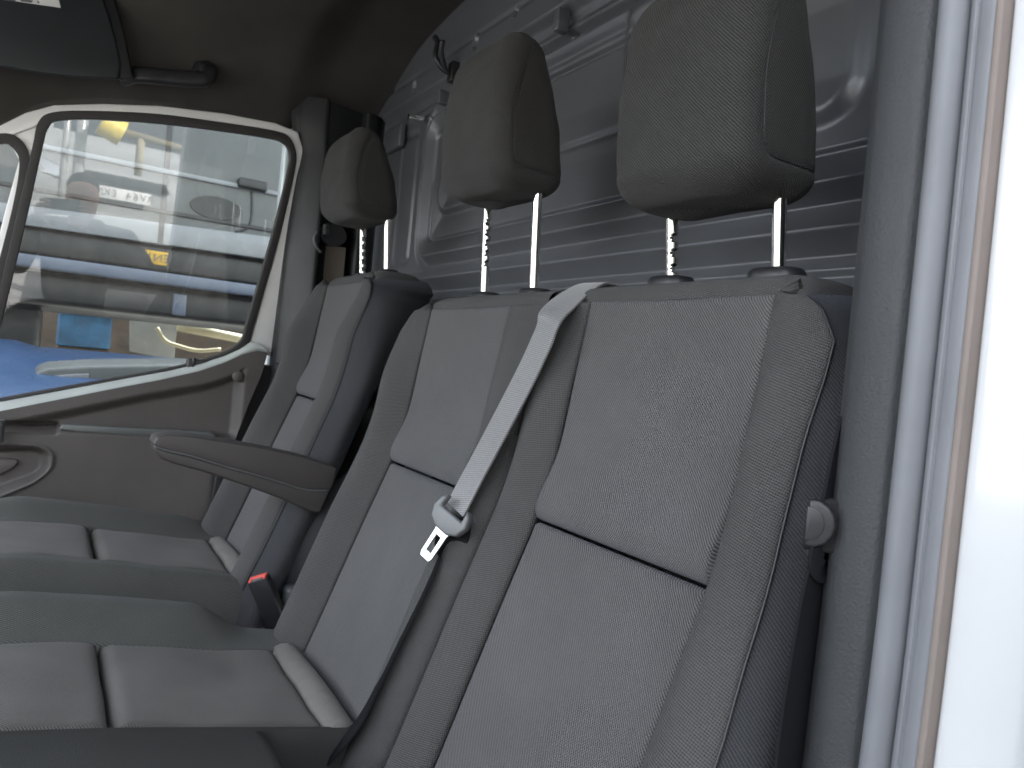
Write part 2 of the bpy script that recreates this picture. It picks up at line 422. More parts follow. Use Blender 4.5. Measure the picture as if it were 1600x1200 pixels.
def build_top(root, y0, y1, dz, round0=True, round1=True):
    """strip over the top of the backrest and the hard back"""
    cur = [(profx(ZTOP) + .003, ZTOP), (.540, 1.548), (.550, 1.556), (.570, 1.560), (.61, 1.560), (.632, 1.554), (.644, 1.535), (.640, 1.45), (.56, 1.20), (.47, .88)]
    c = smooth_poly([(a, 0, b) for a, b in cur], 5)
    ys = y0 + (y1 - y0) * dense(30, .8); P = np.zeros((30, len(c), 3))
    for i, y in enumerate(ys):
        e = min((y - y0) if round0 else 1, (y1 - y) if round1 else 1); q = np.clip(e / .045, 0, 1)
        drop = .020 * (1 - math.sqrt(max(0, 1 - (1 - q) ** 2)))
        for j, p in enumerate(c):
            P[i, j] = (p[0], y, p[2] - drop * sstep(1.53, 1.556, p[2]) + dz)
    return gridobj('top_strip', P, M['greypl'] if False else M['bolster'], root)

def build_headrest(root, yc, zb, zpost, x0=.585, H=.225, yaw=0.0, hw=.095):
    """padded headrest with sewn side panels on two chrome posts; zb = height of its underside, zpost = where the posts leave the seat"""
    nth, nz = 144, 100
    zz = np.linspace(0, 1, nz); zz = .6 * (.5 - .5 * np.cos(np.pi * zz)) + .4 * zz
    V = np.zeros((nth, nz, 3)); th = np.linspace(0, 2 * np.pi, nth, endpoint=False)
    front = lambda z: np.interp(z / H, [0, .13, .45, .75, 1], [-.080, -.090, -.096, -.092, -.080])
    back = lambda z: np.interp(z / H, [0, .13, .45, .75, 1], [.026, .026, .014, -.008, -.030])
    wid = lambda z: hw * np.interp(z / H, [0, .2, .5, .8, 1], [.98, 1.0, 1.0, .99, .96])
    def seam_sdf(x, z):
        # side panel outline in (x,z): left edge follows the front, bottom rounded
        fr = front(z) + .026 + .010 * sstep(.5 * H, H, z)
        d1 = x - fr; d2 = z - .030 - .10 * np.clip(-(x) - .02, 0, 1) * 0
        r = .018
        q = np.minimum(d1, d2)
        dx = np.clip(r - d1, 0, None); dz_ = np.clip(r - d2, 0, None)
        return np.where((d1 < r) & (d2 < r), r - np.sqrt(dx * dx + dz_ * dz_), q)
    z = zz * H
    RV = .027
    def section(hx, hy, r):
        """rounded rectangle of half sizes hx, hy sampled evenly, nth points"""
        r = max(min(r, hx * .96, hy * .96), 1e-4)
        c = np.array(rrect(2 * hx, 2 * hy, r, 14)); c = np.vstack([c, c[:1]])
        L = np.concatenate([[0], np.cumsum(np.linalg.norm(np.diff(c, axis=0), axis=1))])
        t = np.linspace(0, L[-1], nth, endpoint=False)
        return np.stack([np.interp(t, L, c[:, 0]), np.interp(t, L, c[:, 1])], 1)
    for j in range(nz):
        xf, xb, ww = front(z[j]), back(z[j]), wid(z[j])
        e = min(z[j], H - z[j]); rv = RV
        ins = rv - math.sqrt(max(rv * rv - max(rv - e, 0) ** 2, 0))
        xc, hd = (xf + xb) / 2, (xb - xf) / 2
        hx, hy = max(hd - ins * min(1, hd / .05), .001), max(ww - ins, .001)
        S2 = section(hx, hy, .026 - .25 * ins)
        if j in (0, nz - 1): S2 = S2 * .02
        crown = -.004 * (S2[:, 0] < 0) * (1 - (S2[:, 1] / ww) ** 2) * (1 - (2 * zz[j] - 1) ** 4)
        V[:, j, 0] = xc + S2[:, 0] + crown; V[:, j, 1] = S2[:, 1]; V[:, j, 2] = z[j]
    side = np.abs(V[..., 1]) > .55 * hw
    d = seam_sdf(V[..., 0], V[..., 2])
    gr = .0016 * np.exp(-(d / .0035) ** 2) * side
    puff = 0.0
    V[..., 1] -= np.sign(V[..., 1]) * (gr - puff)
    # wrinkle noise
    V[..., 0] += .0012 * np.sin(V[..., 1] * 60 + V[..., 2] * 45 + yc * 9) * np.cos(V[..., 2] * 70)
    cy_, sy_ = math.cos(yaw), math.sin(yaw)
    W = V.copy(); W[..., 0] = V[..., 0] * cy_ - V[..., 1] * sy_; W[..., 1] = V[..., 0] * sy_ + V[..., 1] * cy_
    W += np.array([x0, yc, zb])
    hr = gridobj('headrest', W, M['head'], root, closeu=True)
    # sewn seam thread
    for sg in (-1, 1):
        pts = []
        for zt in np.linspace(.93 * H, .05, 14): pts.append((front(zt) + .026 + .010 * sstep(.5 * H, H, zt), zt))
        pts += [(front(.036) + .031, .036), (front(.03) + .042, .0305), (-.015, .030), (0.012, .030), (.026, .030)]
        P3 = []
        for (x, zt) in pts:
            cand = np.where(side & (np.sign(V[..., 1]) == sg)); 
            k = np.argmin((V[..., 0][cand] - x) ** 2 + (V[..., 2][cand] - zt) ** 2)
            q = np.array([V[..., 0][cand][k], V[..., 1][cand][k], V[..., 2][cand][k]])
            P3.append((x0 + x * cy_ - q[1] * sy_, yc + x * sy_ + q[1] * cy_, zb + zt))
        tube('seam', P3, .0007, M['black'], hr, 6, 4, up=(1, 0, 0.1))
    # posts
    for k, sg in enumerate((1, -1)):
        yy = yc + sg * .0725
        n = 120; V2 = []; m_ = 14; r = .0068
        zt = np.linspace(zpost - .02, zb + .03, n)
        notches = [zb - .020 - q * .0165 for q in range(5)] if sg > 0 else []
        for i in range(n):
            xo = np.interp(zt[i], [zpost, zb], [.586, .577])
            dn = min([abs(zt[i] - q) for q in notches] + [1]); c_ = math.sqrt(max(0, 1 - (dn / .0042) ** 2)) if dn < .0042 else 0
            for a in range(m_):
                an = 2 * math.pi * a / m_; rr = r
                dd = math.cos(an - R_(-60))                # cut faces towards the door and the bulkhead
                if c_ > 0 and dd > .2: rr = r * (1 - .62 * c_ * min(1, (dd - .2) / .5))
                V2.append((xo + rr * math.cos(an), yy + rr * math.sin(an), zt[i]))
        f = [(i * m_ + a, i * m_ + (a + 1) % m_, (i + 1) * m_ + (a + 1) % m_, (i + 1) * m_ + a) for i in range(n - 1) for a in range(m_)]
        auto_smooth(obj('post', V2, f, M['chrome'], hr), 50)
    return hr
def build_guide(root, yc, zb):
    for sg in (1, -1):
        ring = rrect(.060, .040, .0195, 6); lv = [(1.0, -.012), (1.0, .002), (.97, .006), (.86, .010), (.6, .011), (.01, .011)]
        V = []; 
        for sc_, h in lv:
            for (a, b) in ring: V.append((.588 + b * sc_, yc + sg * .0725 + a * sc_, zb + h))
        n = len(ring); f = [(i * n + k, i * n + (k + 1) % n, (i + 1) * n + (k + 1) % n, (i + 1) * n + k) for i in range(len(lv) - 1) for k in range(n)]
        obj('headrest_guide', V, f, M['black'], root)

# ---- cushions
CX = np.array([-.20, -.17, -.12, -.03, .09, .20, .345]); CZ = np.array([.93, .995, 1.035, 1.042, 1.026, 1.008, .984])
_cx = np.linspace(-.20, .345, 200); _cz = np.interp(_cx, CX, CZ); _cz = np.convolve(np.pad(_cz, 15, mode='reflect', reflect_type='odd'), _k, 'valid')
def cushgrid(y0f, y1f, x0, x1, offf, nu, nv, dz=0.0):
    x = x0 + (x1 - x0) * dense(nv); u = dense(nu)
    Y = np.array([[y0f(xx) + (y1f(xx) - y0f(xx)) * uu for xx in x] for uu in u]); X = np.tile(x, (nu, 1))
    P = np.stack([X, Y, np.interp(X, _cx, _cz) + offf(X, Y) + dz], -1)
    gu = np.gradient(P, axis=0); gv = np.gradient(P, axis=1); N = np.cross(gu, gv); N /= np.linalg.norm(N, axis=2, keepdims=True) + 1e-12
    s = np.sign(N[..., 2]); N = N * np.where(s == 0, 1, s)[..., None]; return P, N
def wrinkle(X, Y, seed=0.0):
    return .0022 * np.sin(X * 38 + Y * 21 + seed) * np.sin(Y * 33 - X * 11 + seed * 2) 
def build_cushion(root, yc, cw, outs, dz, bw=.105, Hb=.034, drop=(.21, .29), dent=True, split=.088):
    flat = lambda X, Y: .004 - .010 * ((Y - yc) / cw) ** 2 * 0 + (wrinkle(X, Y, yc) - (.006 * np.exp(-((X - .25) / .035) ** 2 - ((Y - yc - .035) / .045) ** 2) if dent else 0))
    P, N = cushgrid(lambda x: yc - cw, lambda x: yc + cw, -.19, split - .002, flat, 26, 30, dz)
    panel('front_panel', P, N, M['cushion'], root, (.005, .005, 0, .014), (.010, .010, .01, .018), .02)
    P, N = cushgrid(lambda x: yc - cw, lambda x: yc + cw, split + .002, .322, flat, 40, 50, dz)
    panel('rear_panel', P, N, M['cushion'], root, (.005, .005, .014, .010), (.010, .010, .018, .016), .02)
    # rolled edge at the back
    zr = float(np.interp(.34, _cx, _cz)) + dz
    pts = [(.340, yc - cw - .012, zr - .004), (.342, yc, zr - .002), (.340, yc + cw + .012, zr - .004)]
    v, f = sweep_mesh(smooth_poly(pts, 10), circ(.021, 14, .017), (0, 0, 1)); obj('rear_roll', v, f, M['cushion'], root)
    for out in outs:
        sgn, width = out[:2]; HB = out[2] if len(out) > 2 else Hb
        def hb(X, Y):
            t = np.clip((np.abs(Y - yc) - cw) / width, 0, 1)
            k = 1 - sstep(drop[0], drop[1], X) * .80
            fr = sstep(-.20, -.02, X) * .8 + .2
            up = HB * k * fr * np.where(t < .5, sstep(0, .5, t), 1.0)
            dn = -(.12 + HB * k) * (np.clip((t - .62) / .38, 0, 1)) ** 2.2
            return .004 + up + dn
        P, N = cushgrid(lambda x, s=sgn: yc + s * cw, lambda x, s=sgn: yc + s * (cw + width), -.19, .372, hb, 30, 50, dz)
        panel('cushion_bolster', P, N, M['cushbol'], root, (.005, 0, 0, 0), (.010, .01, .01, .01), .02)
    # foam body / seat pan below
    box('seat_pan', (-.16, yc - cw - .06, .80), (.36, yc + cw + .06, .95 + dz), M['dark'], root, .02)

# ------------------------------------------------------------------ passenger bench (two places, one frame)
NEAR, MID, DRV = .574, 1.010, 1.575
bench = thing('passenger_bench', 'double dark grey cloth passenger bench nearest the open door, with two raised headrests', 'van seat', (.25, .80, .45))
build_back(bench, NEAR, .131, (-1,), (1,), 0.0, .036, .792, .050)
build_back(bench, MID, .125, (1,), (-1,), 0.0, .036, .792)
build_top(bench, .414, .735, 0.0, True, False)
build_top(bench, .805, 1.172, 0.0, False, True)
build_headrest(bench, .561, 1.632, 1.560, x0=.588, H=.222)
build_headrest(bench, .990, 1.700, 1.556, H=.218)
build_guide(bench, .565, 1.560); build_guide(bench, .990, 1.558)
build_cushion(bench, MID, .125, ((1, .115, .042),), 0.0)
build_cushion(bench, NEAR, .131, ((-1, .10),), 0.0, dent=False)
# padded ridge between the two cushions, notched at the back for the buckles
def ridge(X, Y):
    k = sstep(.235, .262, X) * sstep(.866, .852, Y) * sstep(.715, .735, Y)
    return .004 + .012 * np.sin(np.pi * np.clip((Y - .705) / .18, 0, 1)) * sstep(-.2, -.05, X) - .055 * k
P, N = cushgrid(lambda x: .705, lambda x: .885, -.19, .372, ridge, 44, 70, 0)
panel('centre_ridge', P, N, M['ridge'], bench, (.005, .005, 0, 0), (.010, .010, .01, .01), .02)
# belt outlet between the two backs
box('belt_outlet', (.548, .722, 1.535), (.64, .816, 1.558), M['black'], bench, .010, 4)
box('seat_base', (-.10, .36, .05), (.40, 1.24, .80), M['dark'], bench, .02)

# ------------------------------------------------------------------ driver's seat
DZ = .065
drv = thing('captain_chair', 'single dark cloth driver seat with folding armrest, beside the far door', 'van seat', (.25, DRV, .45))
build_back(drv, DRV, .128, (-1, 1), (), DZ, .050)
build_top(drv, DRV - .165, DRV + .165, DZ)
build_headrest(drv, 1.562, 1.728, 1.62, x0=.570, H=.182)
build_guide(drv, 1.562, 1.556 + DZ)
build_cushion(drv, DRV, .125, ((-1, .105, .012), (1, .115, .032)), .030, Hb=.030, drop=(.26, .40), dent=False, split=.098)
# lower side padding of the backrest, bulging beside the armrest pivot
V = []
for t in np.linspace(0, 1, 26):
    zc = .99 + .24 * t; r = .5 - .5 * math.cos(math.pi * 2 * t); r = math.sqrt(max(r, 0.0)) if t not in (0, 1) else 0.02
    for a in range(24):
        an = 2 * math.pi * a / 24
        V.append((profx(zc) + .030 + .062 * r * math.cos(an), 1.365 + .045 * r * math.sin(an), zc))
f = [(i * 24 + a, i * 24 + (a + 1) % 24, (i + 1) * 24 + (a + 1) % 24, (i + 1) * 24 + a) for i in range(25) for a in range(24)]
obj('side_padding', V, f, M['side'], drv)
# plastic seat plinth with light upper edge
box('seat_plinth', (-.16, 1.335, .60), (.46, 1.80, .958), M['dark'], drv, .012, 4)
box('seat_base', (-.10, 1.36, .05), (.40, 1.78, .60), M['dark'], drv, .02)
box('hinge_cover', (.385, 1.315, .95), (.50, 1.345, 1.03), M['greypl'], drv, .010, 4)
# armrest
YA = 1.298
arm_out = [(240, 691), (246, 683), (262, 679), (300, 682), (350, 690), (420, 702), (480, 716), (527, 731), (520, 760), (500, 800), (488, 800), (440, 779), (380, 757), (320, 737), (275, 725), (252, 716), (243, 706)]
A3 = [hit(x, y, 'y', YA) for x, y in arm_out]
seamline = [(240, 697), (262, 704), (300, 713), (350, 728), (400, 742), (440, 754), (465, 762), (485, 766), (515, 766)]
S3 = [hit(x, y, 'y', YA) for x, y in seamline]
top_poly = [A3[i] for i in range(0, 9)] + [hit(516, 765, 'y', YA)] + S3[::-1][1:]
bot_poly = S3 + [hit(500, 800, 'y', YA)] + [A3[i] for i in range(10, 17)]
ar = prism('armrest', top_poly, (0, .062, 0), M['arm'], drv, .008, 4)
lowr = prism('armrest_shell', [p + np.array([0, -.0015, -.001]) for p in bot_poly], (0, .060, 0), M['arm'], drv, .006, 4)
tube('armrest_piping', [p + np.array([0, -.0012, 0]) for p in S3], .0016, M['greypl'], drv, 8, 4)

# ------------------------------------------------------------------ belts
def ribbon(name, pts, wdirs, width, mat, parent, th=.0012, sub=10):
    p = smooth_poly(pts, sub); wd = smooth_poly(wdirs, sub); n = len(p)
    V = []; 
    for i in range(n):
        t = p[min(i + 1, n - 1)] - p[max(i - 1, 0)]; t /= np.linalg.norm(t)
        w_ = wd[i] - t * np.dot(wd[i], t); w_ /= np.linalg.norm(w_); nn = np.cross(t, w_)
        for (a, b) in ((-.5, -.5), (-.25, -.5), (0, -.5), (.25, -.5), (.5, -.5), (.5, .5), (.25, .5), (0, .5), (-.25, .5), (-.5, .5)):
            V.append(p[i] + w_ * a * width + nn * b * th * 2)
    m_ = 10; f = [(i * m_ + j, i * m_ + (j + 1) % m_, (i + 1) * m_ + (j + 1) % m_, (i + 1) * m_ + j) for i in range(n - 1) for j in range(m_)]
    f += [tuple(range(m_)), tuple(reversed(range((n - 1) * m_, n * m_)))]
    return auto_smooth(obj(name, V, f, mat, parent), 50)
belt = thing('seat_belt', 'pale grey belt hanging diagonally down the bench between its two backs, with loose metal tongue', 'seat belt', (.56, .765, 1.55))
OFF = -.040
b_px = [(884, 468), (868, 486), (848, 530), (820, 590), (770, 686), (738, 746), (712, 796)]
bp = [np.array([.62, .760, 1.5635]), np.array([.575, .766, 1.5670])]
bp += [onback(x, y, o) for (x, y), o in zip(b_px[1:], (-.032, -.038, -.038, OFF, OFF, OFF))]
wv = np.array([0.05, .80, .42])
wd = [np.array([0, 1., 0]), np.array([0, 1., .05])] + [np.array([.0, .9, .25])] + [wv] * 5
ribbon('webbing', bp, wd, .043, M['web'], belt)
tl = onback(703, 812, OFF - .006); te = onback(676, 853, OFF - .008)
d_ = te - tl; d_ /= np.linalg.norm(d_)
n_ = np.array([-.80, -.45, .40]); n_ -= d_ * np.dot(n_, d_); n_ /= np.linalg.norm(n_); w_ = np.cross(n_, d_)
def T(a, b, c=0): return tl + w_ * a + d_ * b + n_ * c
# plastic head: a frame with a slot at the top the webbing passes through
hp = [(-.030, -.004), (-.026, -.018), (-.018, -.024), (-.0195, -.008), (.0195, -.008), (.018, -.024), (.026, -.018), (.030, -.004), (.024, .010), (.010, .0165), (-.010, .0165), (-.024, .010)]
prism('tongue_head', [T(a, b, -.005) for a, b in hp], n_ * .012, M['greypl'], belt, .0030, 3)
pl = []
for (a, b) in ((-.0125, .012), (-.0105, .020), (-.0100, .052), (-.0075, .0565), (.0075, .0565), (.0100, .052), (.0105, .020), (.0125, .012)): pl.append((a, b))
hole = [(-.0045, .024), (-.0045, .047), (.0045, .047), (.0045, .024)]
# metal plate with a real slot
outer = [T(a, b, 0) for a, b in pl]; inner = [T(a, b, 0) for a, b in hole]
V = []; 
for z_ in (.0012, -.0012): V += [p + n_ * z_ for p in outer + inner]
no = 8
cap = [(0, 1, 8), (1, 2, 9, 8), (2, 3, 9), (3, 4, 10, 9), (4, 5, 10), (5, 6, 11, 10), (6, 7, 11), (7, 0, 8, 11)]
f = [tuple(c) for c in cap] + [tuple(i + 12 for i in reversed(c)) for c in cap]
f += [(i, (i + 1) % no, 12 + (i + 1) % no, 12 + i) for i in range(no)] + [(8 + (i + 1) % 4, 8 + i, 20 + i, 20 + (i + 1) % 4) for i in range(4)]
obj('tongue_plate', V, f, M['steel'], belt, smooth=False)
lp = [T(.004, -.008, -.008), T(.008, .016, -.016)] + [onback(x, y, o) for (x, y), o in (((688, 866), -.024), ((664, 922), -.028), ((626, 1000), -.030), ((592, 1070), -.032), ((560, 1130), -.036))] + [np.array([.325, .862, .965])]
vw = lambda p: (p - CAM) / np.linalg.norm(p - CAM)
lw = [w_, w_ * .9 + vw(lp[1]) * .3] + [vw(p) + np.array([0, .22, 0.0]) for p in lp[2:6]] + [vw(lp[6]) + np.array([0, .35, .1]), vw(lp[7]) + np.array([0, .5, .1])]
ribbon('lower_webbing', lp, lw, .040, M['webdark'], belt)  # same belt as above, shade on its turned face put into the colour
# driver's buckle
buck = thing('belt_buckle', 'black belt buckle with red release button standing beside driver cushion', 'buckle', (.36, 1.31, .97))
bt = hit(403, 902, 'y', 1.315); bb_ = hit(432, 968, 'y', 1.315)
ax = bt - bb_; ax /= np.linalg.norm(ax); bw_ = np.cross(ax, np.array([0, 1., 0])); bw_ /= np.linalg.norm(bw_); bn = np.cross(bw_, ax)
bw2 = bw_ * .86 + np.array([0, .5, 0]); bw2 -= ax * np.dot(bw2, ax); bw2 /= np.linalg.norm(bw2); bn2 = np.cross(ax, bw2)
def B(a, b, c): return bt + bw2 * a + bn2 * b + ax * c
prism('buckle_body', [B(a, b, -.09) for a, b in rrect(.036, .022, .004, 3)], ax * .088, M['black'], buck, .002, 2)
prism('release_button', [B(a, b, -.004) for a, b in ((-.0155, -.0085), (.0155, -.0085), (.0155, .0085), (.0105, .0085), (.0095, .002), (-.0095, .002), (-.0105, .0085), (-.0155, .0085))], ax * .005, M['red'], buck, .001, 2)
prism('buckle_lip', [B(a, b, -.004) for a, b in ((-.0095, .0035), (.0095, .0035), (.0095, .0095), (-.0095, .0095))], ax * .004, M['greypl'], buck, .001, 2)
tube('buckle_stalk', [B(0, 0, -.085), B(.004, .0, -.11), B(.01, 0, -.15)], .009, M['black'], buck, 10, 5)

# ------------------------------------------------------------------ van shell: bulkhead
XB = .75
def rr_sdf(Y, Z, y0, y1, z0, z1, r):
    cy, cz, hy, hz = (y0 + y1) / 2, (z0 + z1) / 2, (y1 - y0) / 2, (z1 - z0) / 2
    dy = np.abs(Y - cy) - (hy - r); dz = np.abs(Z - cz) - (hz - r)
    return np.sqrt(np.clip(dy, 0, None) ** 2 + np.clip(dz, 0, None) ** 2) + np.minimum(np.maximum(dy, dz), 0) - r
ny, nz = 420, 330
ys = np.linspace(.24, 2.14, ny); zs = np.concatenate([np.linspace(.9, 1.5, 30, endpoint=False), np.linspace(1.5, 2.30, nz - 30)])
Y, Z = np.meshgrid(ys, zs, indexing='ij')
h = np.zeros_like(Y)
hz = np.interp(Z, [1.0, 1.50, 1.572, 1.590, 1.600, 1.618, 1.648, 1.667], [.004, .0, .012, -.012, -.004, -.022, .002, -.010])
h += hz * sstep(1.86, 1.74, Y) - .010 * sstep(1.74, 1.86, Y)
d = rr_sdf(Y, Z, -.2, 1.765, 1.667, 2.075, .09)        # large pressed field
h += np.interp(d, [-.16, -.079, -.074, -.069, -.035, -.013, 0.0, .02], [-.012, -.004, -.012, -.002, .014, -.010, 0, 0])
d2 = rr_sdf(Y, Z, 1.36, 1.66, 1.80, 2.03, .05)         # inner pressings
h += .010 * sstep(.008, -.012, d2)
d2 = rr_sdf(Y, Z, .95, 1.30, 1.86, 2.02, .04); h += -.004 * np.exp(-(d2 / .006) ** 2)
d2 = rr_sdf(Y, Z, .55, .985, 1.78, 2.04, .05); h += .014 * sstep(.010, -.016, d2)
d2 = rr_sdf(Y, Z, 1.80, 1.90, 1.70, 2.03, .02); h += -.005 * np.exp(-(d2 / .008) ** 2)
h += .022 * sstep(2.098, 2.116, Z) - .006 * np.exp(-((Z - 2.088) / .006) ** 2) - .007 * np.exp(-((Z - 2.062) / .007) ** 2) * sstep(1.65, 1.5, Y) + .004 * np.exp(-((Z - 2.072) / .005) ** 2)
h += -.004 * np.exp(-((Z - 2.165) / .006) ** 2)
h += .03 * sstep(.50, .36, Y) * .6                     # bulkhead swings forward towards the near pillar
for (px, py, ry, rz) in ((643, 134, .010, .016), (738, 63, .011, .017), (801, 15, .006, .010), (655, 184, .006, .009), (871, 43, .007, .006)):
    p = hit(px, py, 'x', XB - .02)
    e = ((Y - p[1]) / ry) ** 2 + ((Z - p[2]) / rz) ** 2
    h -= .035 * sstep(1.15, .75, e)
P = np.stack([XB - h, Y, Z], -1)
# outline with rounded upper corner
top = np.minimum(Z, 3)
bulk = thing('bulkhead', 'grey painted steel bulkhead with pressed ribs behind the seats', 'bulkhead', (XB, 1.18, .9))
gridobj('bulkhead_panel', P, M['bulk'], bulk)
# two square caps, clips and a hook on the bulkhead
for (px, py, s) in ((875, 32, .020), (690, 152, .016)):
    p = hit(px, py, 'x', XB - .012); box('clip', (XB - .022, p[1] - s * .45, p[2] - s), (XB + .004, p[1] + s * .45, p[2] + s), M['bulk'], bulk, .003)
p = hit(650, 184, 'x', XB - .02)
v, f = sweep_mesh([p + np.array([.02, 0, 0]), p + np.array([-.018, 0.006, 0])], circ(.008, 14), (0, 0, 1)); auto_smooth(obj('bolt', v, f, M['chrome'], bulk))
p = hit(615, 212, 'x', XB - .006)
box('filler_plate', (XB - .012, p[1] - .06, p[2] - .04), (XB + .004, p[1] + .05, p[2] + .02), M['bulk'], bulk, .004)
hk = thing('coat_hook', 'small black coat hook on bulkhead behind middle headrest', 'hook', tuple(hit(704, 80, 'x', XB - .03)))
q = hit(704, 92, 'x', XB - .03)
tube('hook_arm', [q + np.array([.02, 0, -.02]), q + np.array([-.01, 0, -.03]), q + np.array([-.035, .004, -.005]), q + np.array([-.03, .012, .03]), q + np.array([-.035, .02, .045])], .0065, M['black'], hk, 10, 6)
tube('hook_arm', [q + np.array([-.01, 0, -.03]), q + np.array([-.03, -.014, 0]), q + np.array([-.036, -.028, .022])], .006, M['black'], hk, 10, 6)
box('hook_plate', tuple(q + np.array([.0, -.012, -.05])), tuple(q + np.array([.03, .012, -.005])), M['black'], hk, .004)

# ------------------------------------------------------------------ headlining
def zedge(x): return np.interp(x, [-.9, -.3, -.125, -.06, .05, .18, .465, .56, .72], [1.60, 1.80, 1.885, 1.935, 1.972, 1.992, 2.02, 2.075, 2.115])
xs = np.linspace(-.55, .742, 60)
sec = smooth_poly([(2.055, -.012, 0), (2.02, .012, 0), (1.97, .055, 0), (1.90, .105, 0), (1.80, .150, 0), (1.66, .18, 0), (1.45, .20, 0), (1.18, .205, 0), (.9, .20, 0), (.7, .18, 0), (.56, .15, 0), (.46, .105, 0), (.39, .055, 0), (.34, .012, 0), (.30, -.012, 0)], 5)
P = np.zeros((len(xs), len(sec), 3))
for i, x in enumerate(xs):
    # the lining sweeps up to the gasket of the bulkhead
    lift = 0.0; kx = sstep(.45, .74, x)
    for j, s_ in enumerate(sec):
        zf = zedge(x) + s_[1] * (1.0 - .18 * kx + .75 * sstep(.30, -.15, x))
        P[i, j] = (x, s_[0] + .045 * kx * (1 if s_[0] > 1.18 else -1) * sstep(.1, 0, s_[1]), zf)
head = thing('headlining', 'dark brown felt headlining over the cab, sloping down to far window', 'headlining', (.1, 1.18, 2.2))
gridobj('lining', P, M['lining'], head)
# black gasket where lining meets the bulkhead
G = [P[-1, j] + np.array([.002, 0, -.002]) for j in range(len(sec))]
tube('gasket', G, .007, M['rubber'], head, 8, 0)
# grab handle
gh = thing('grab_handle', 'dark moulded grab handle on headlining above far window', 'grab handle', (.19, 1.9, 2.04))
YG = 1.885
g = lambda x, y, d=0: hit(x, y, 'y', YG) + np.array([0, d, 0])
v, f = sweep_mesh(smooth_poly([g(196, 116, .03), g(215, 117), g(260, 121), g(300, 124), g(322, 122), g(328, 108, .008), g(322, 97, .05)], 8), rrect(.034, .026, .010, 4), (0, 1, .0)); obj('handle_bar', v, f, M['black'], gh)
prism('handle_mount', [g(300, 112, .02), g(308, 90, .02), g(331, 89, .02), g(336, 112, .02), g(330, 128, .02)], (0, .05, .0), M['black'], gh, .006)
c = g(319, 100, .018); v, f = sweep_mesh([c, c + np.array([-.001, -.004, 0])], circ(.008, 14), (0, 0, 1)); obj('screw_cap', v, f, M['dark'], gh)
# overhead stowage end / sun visor with label
vs = thing('overhead_locker', 'dark padded overhead locker end at upper left, carrying white label', 'locker', (-.1, 1.85, 2.05))
vp = [hit(x, y, 'y', 1.84) for x, y in ((-420, 40), (-300, 75), (-150, 92), (0, 104), (60, 114), (120, 121), (186, 124), (190, 100), (180, 55), (163, 0), (130, -90), (-420, -90))]
prism('locker_face', vp, (0, .025, 0.006), M['locker'] if 'locker' in M else M['dark'], vs, .006, 4)
ep = [hit(x, y, 'y', 1.85) for x, y in ((186, 124), (210, 122), (205, 98), (196, 55), (181, 0), (150, -90), (115, -90), (150, 0), (170, 55), (182, 100))]
prism('locker_rim', ep, (0, .05, 0.01), M['farpillar'], vs, .006, 4)
lb = [hit(x, y, 'y', 1.8385) for x, y in ((-60, -30), (84, -30), (95, 12), (60, 7), (20, 1), (-60, -12))]
prism('label', lb, (0, .003, 0), M['paper'], vs, .0003, 1)
for (x0, y0, x1, y1) in ((2, -6, 26, 0), (30, -3, 52, 2), (36, -8, 66, -4), (58, 0, 62, 3)):
    q = [hit(x, y, 'y', 1.8375) for x, y in ((x0, y0), (x1, y0 + 4), (x1 - 3, y1 + 2), (x0 + 3, y1))]
    prism('label_print', q, (0, .0008, 0), M['print'], vs, 0)

# ------------------------------------------------------------------ far door
DN = np.array([0, math.cos(R_(8)), math.sin(R_(8))]); DP = np.array([0, 2.075, 1.42])
def dh(x, y, off=0.0):                   # a point on the (leaning) window plane, off = towards the cab
    return hitp(x, y, DP - DN * off, DN)
door = thing('driver_door', 'closed far driver door with grey-brown lining and side window', 'van door', (.2, 2.07, 1.0))
def frame_ring(name, outer, inner, depth, mat, parent, off, bevel=.003):
    n = len(outer); assert n == len(inner)
    fo = [dh(x, y, off) for x, y in outer]; fi = [dh(x, y, off) for x, y in inner]
    V = fo + fi + [p + DN * depth for p in fo] + [p + DN * depth for p in fi]
    f = []
    for i in range(n):
        k = (i + 1) % n
        f += [(i, k, n + k, n + i), (2 * n + k, 2 * n + i, 3 * n + i, 3 * n + k), (n + i, n + k, 3 * n + k, 3 * n + i), (k, i, 2 * n + i, 2 * n + k)]
    V, f = bevel_mesh([tuple(v) for v in V], f, bevel, 3)
    return auto_smooth(obj(name, V, f, mat, parent), 35)
def densify(pl, n=5):
    return [tuple(q) for q in smooth_poly([(a, b, 0) for a, b in pl], n, True)[:, :2]]
# glass opening outline and rubber outline, clockwise from the lower front
gl_in = densify([(-62, 772), (-10, 555), (35, 370), (66, 232), (76, 198), (92, 188), (150, 186), (250, 193), (340, 204), (420, 216), (444, 224), (454, 242), (450, 270), (430, 352), (405, 440), (384, 512), (374, 536), (340, 556), (260, 577), (120, 602), (0, 624), (-75, 640), (-88, 700)], 4)
gl_out = densify([(-86, 800), (-24, 550), (18, 370), (50, 232), (60, 190), (84, 175), (150, 173), (250, 178), (340, 190), (424, 203), (452, 214), (463, 240), (460, 272), (441, 354), (417, 442), (396, 514), (386, 541), (345, 562), (262, 583), (122, 608), (0, 630), (-84, 648), (-108, 720)], 4)
frame_ring('window_rubber', gl_out, gl_in, .020, M['rubber'], door, .012, .005)
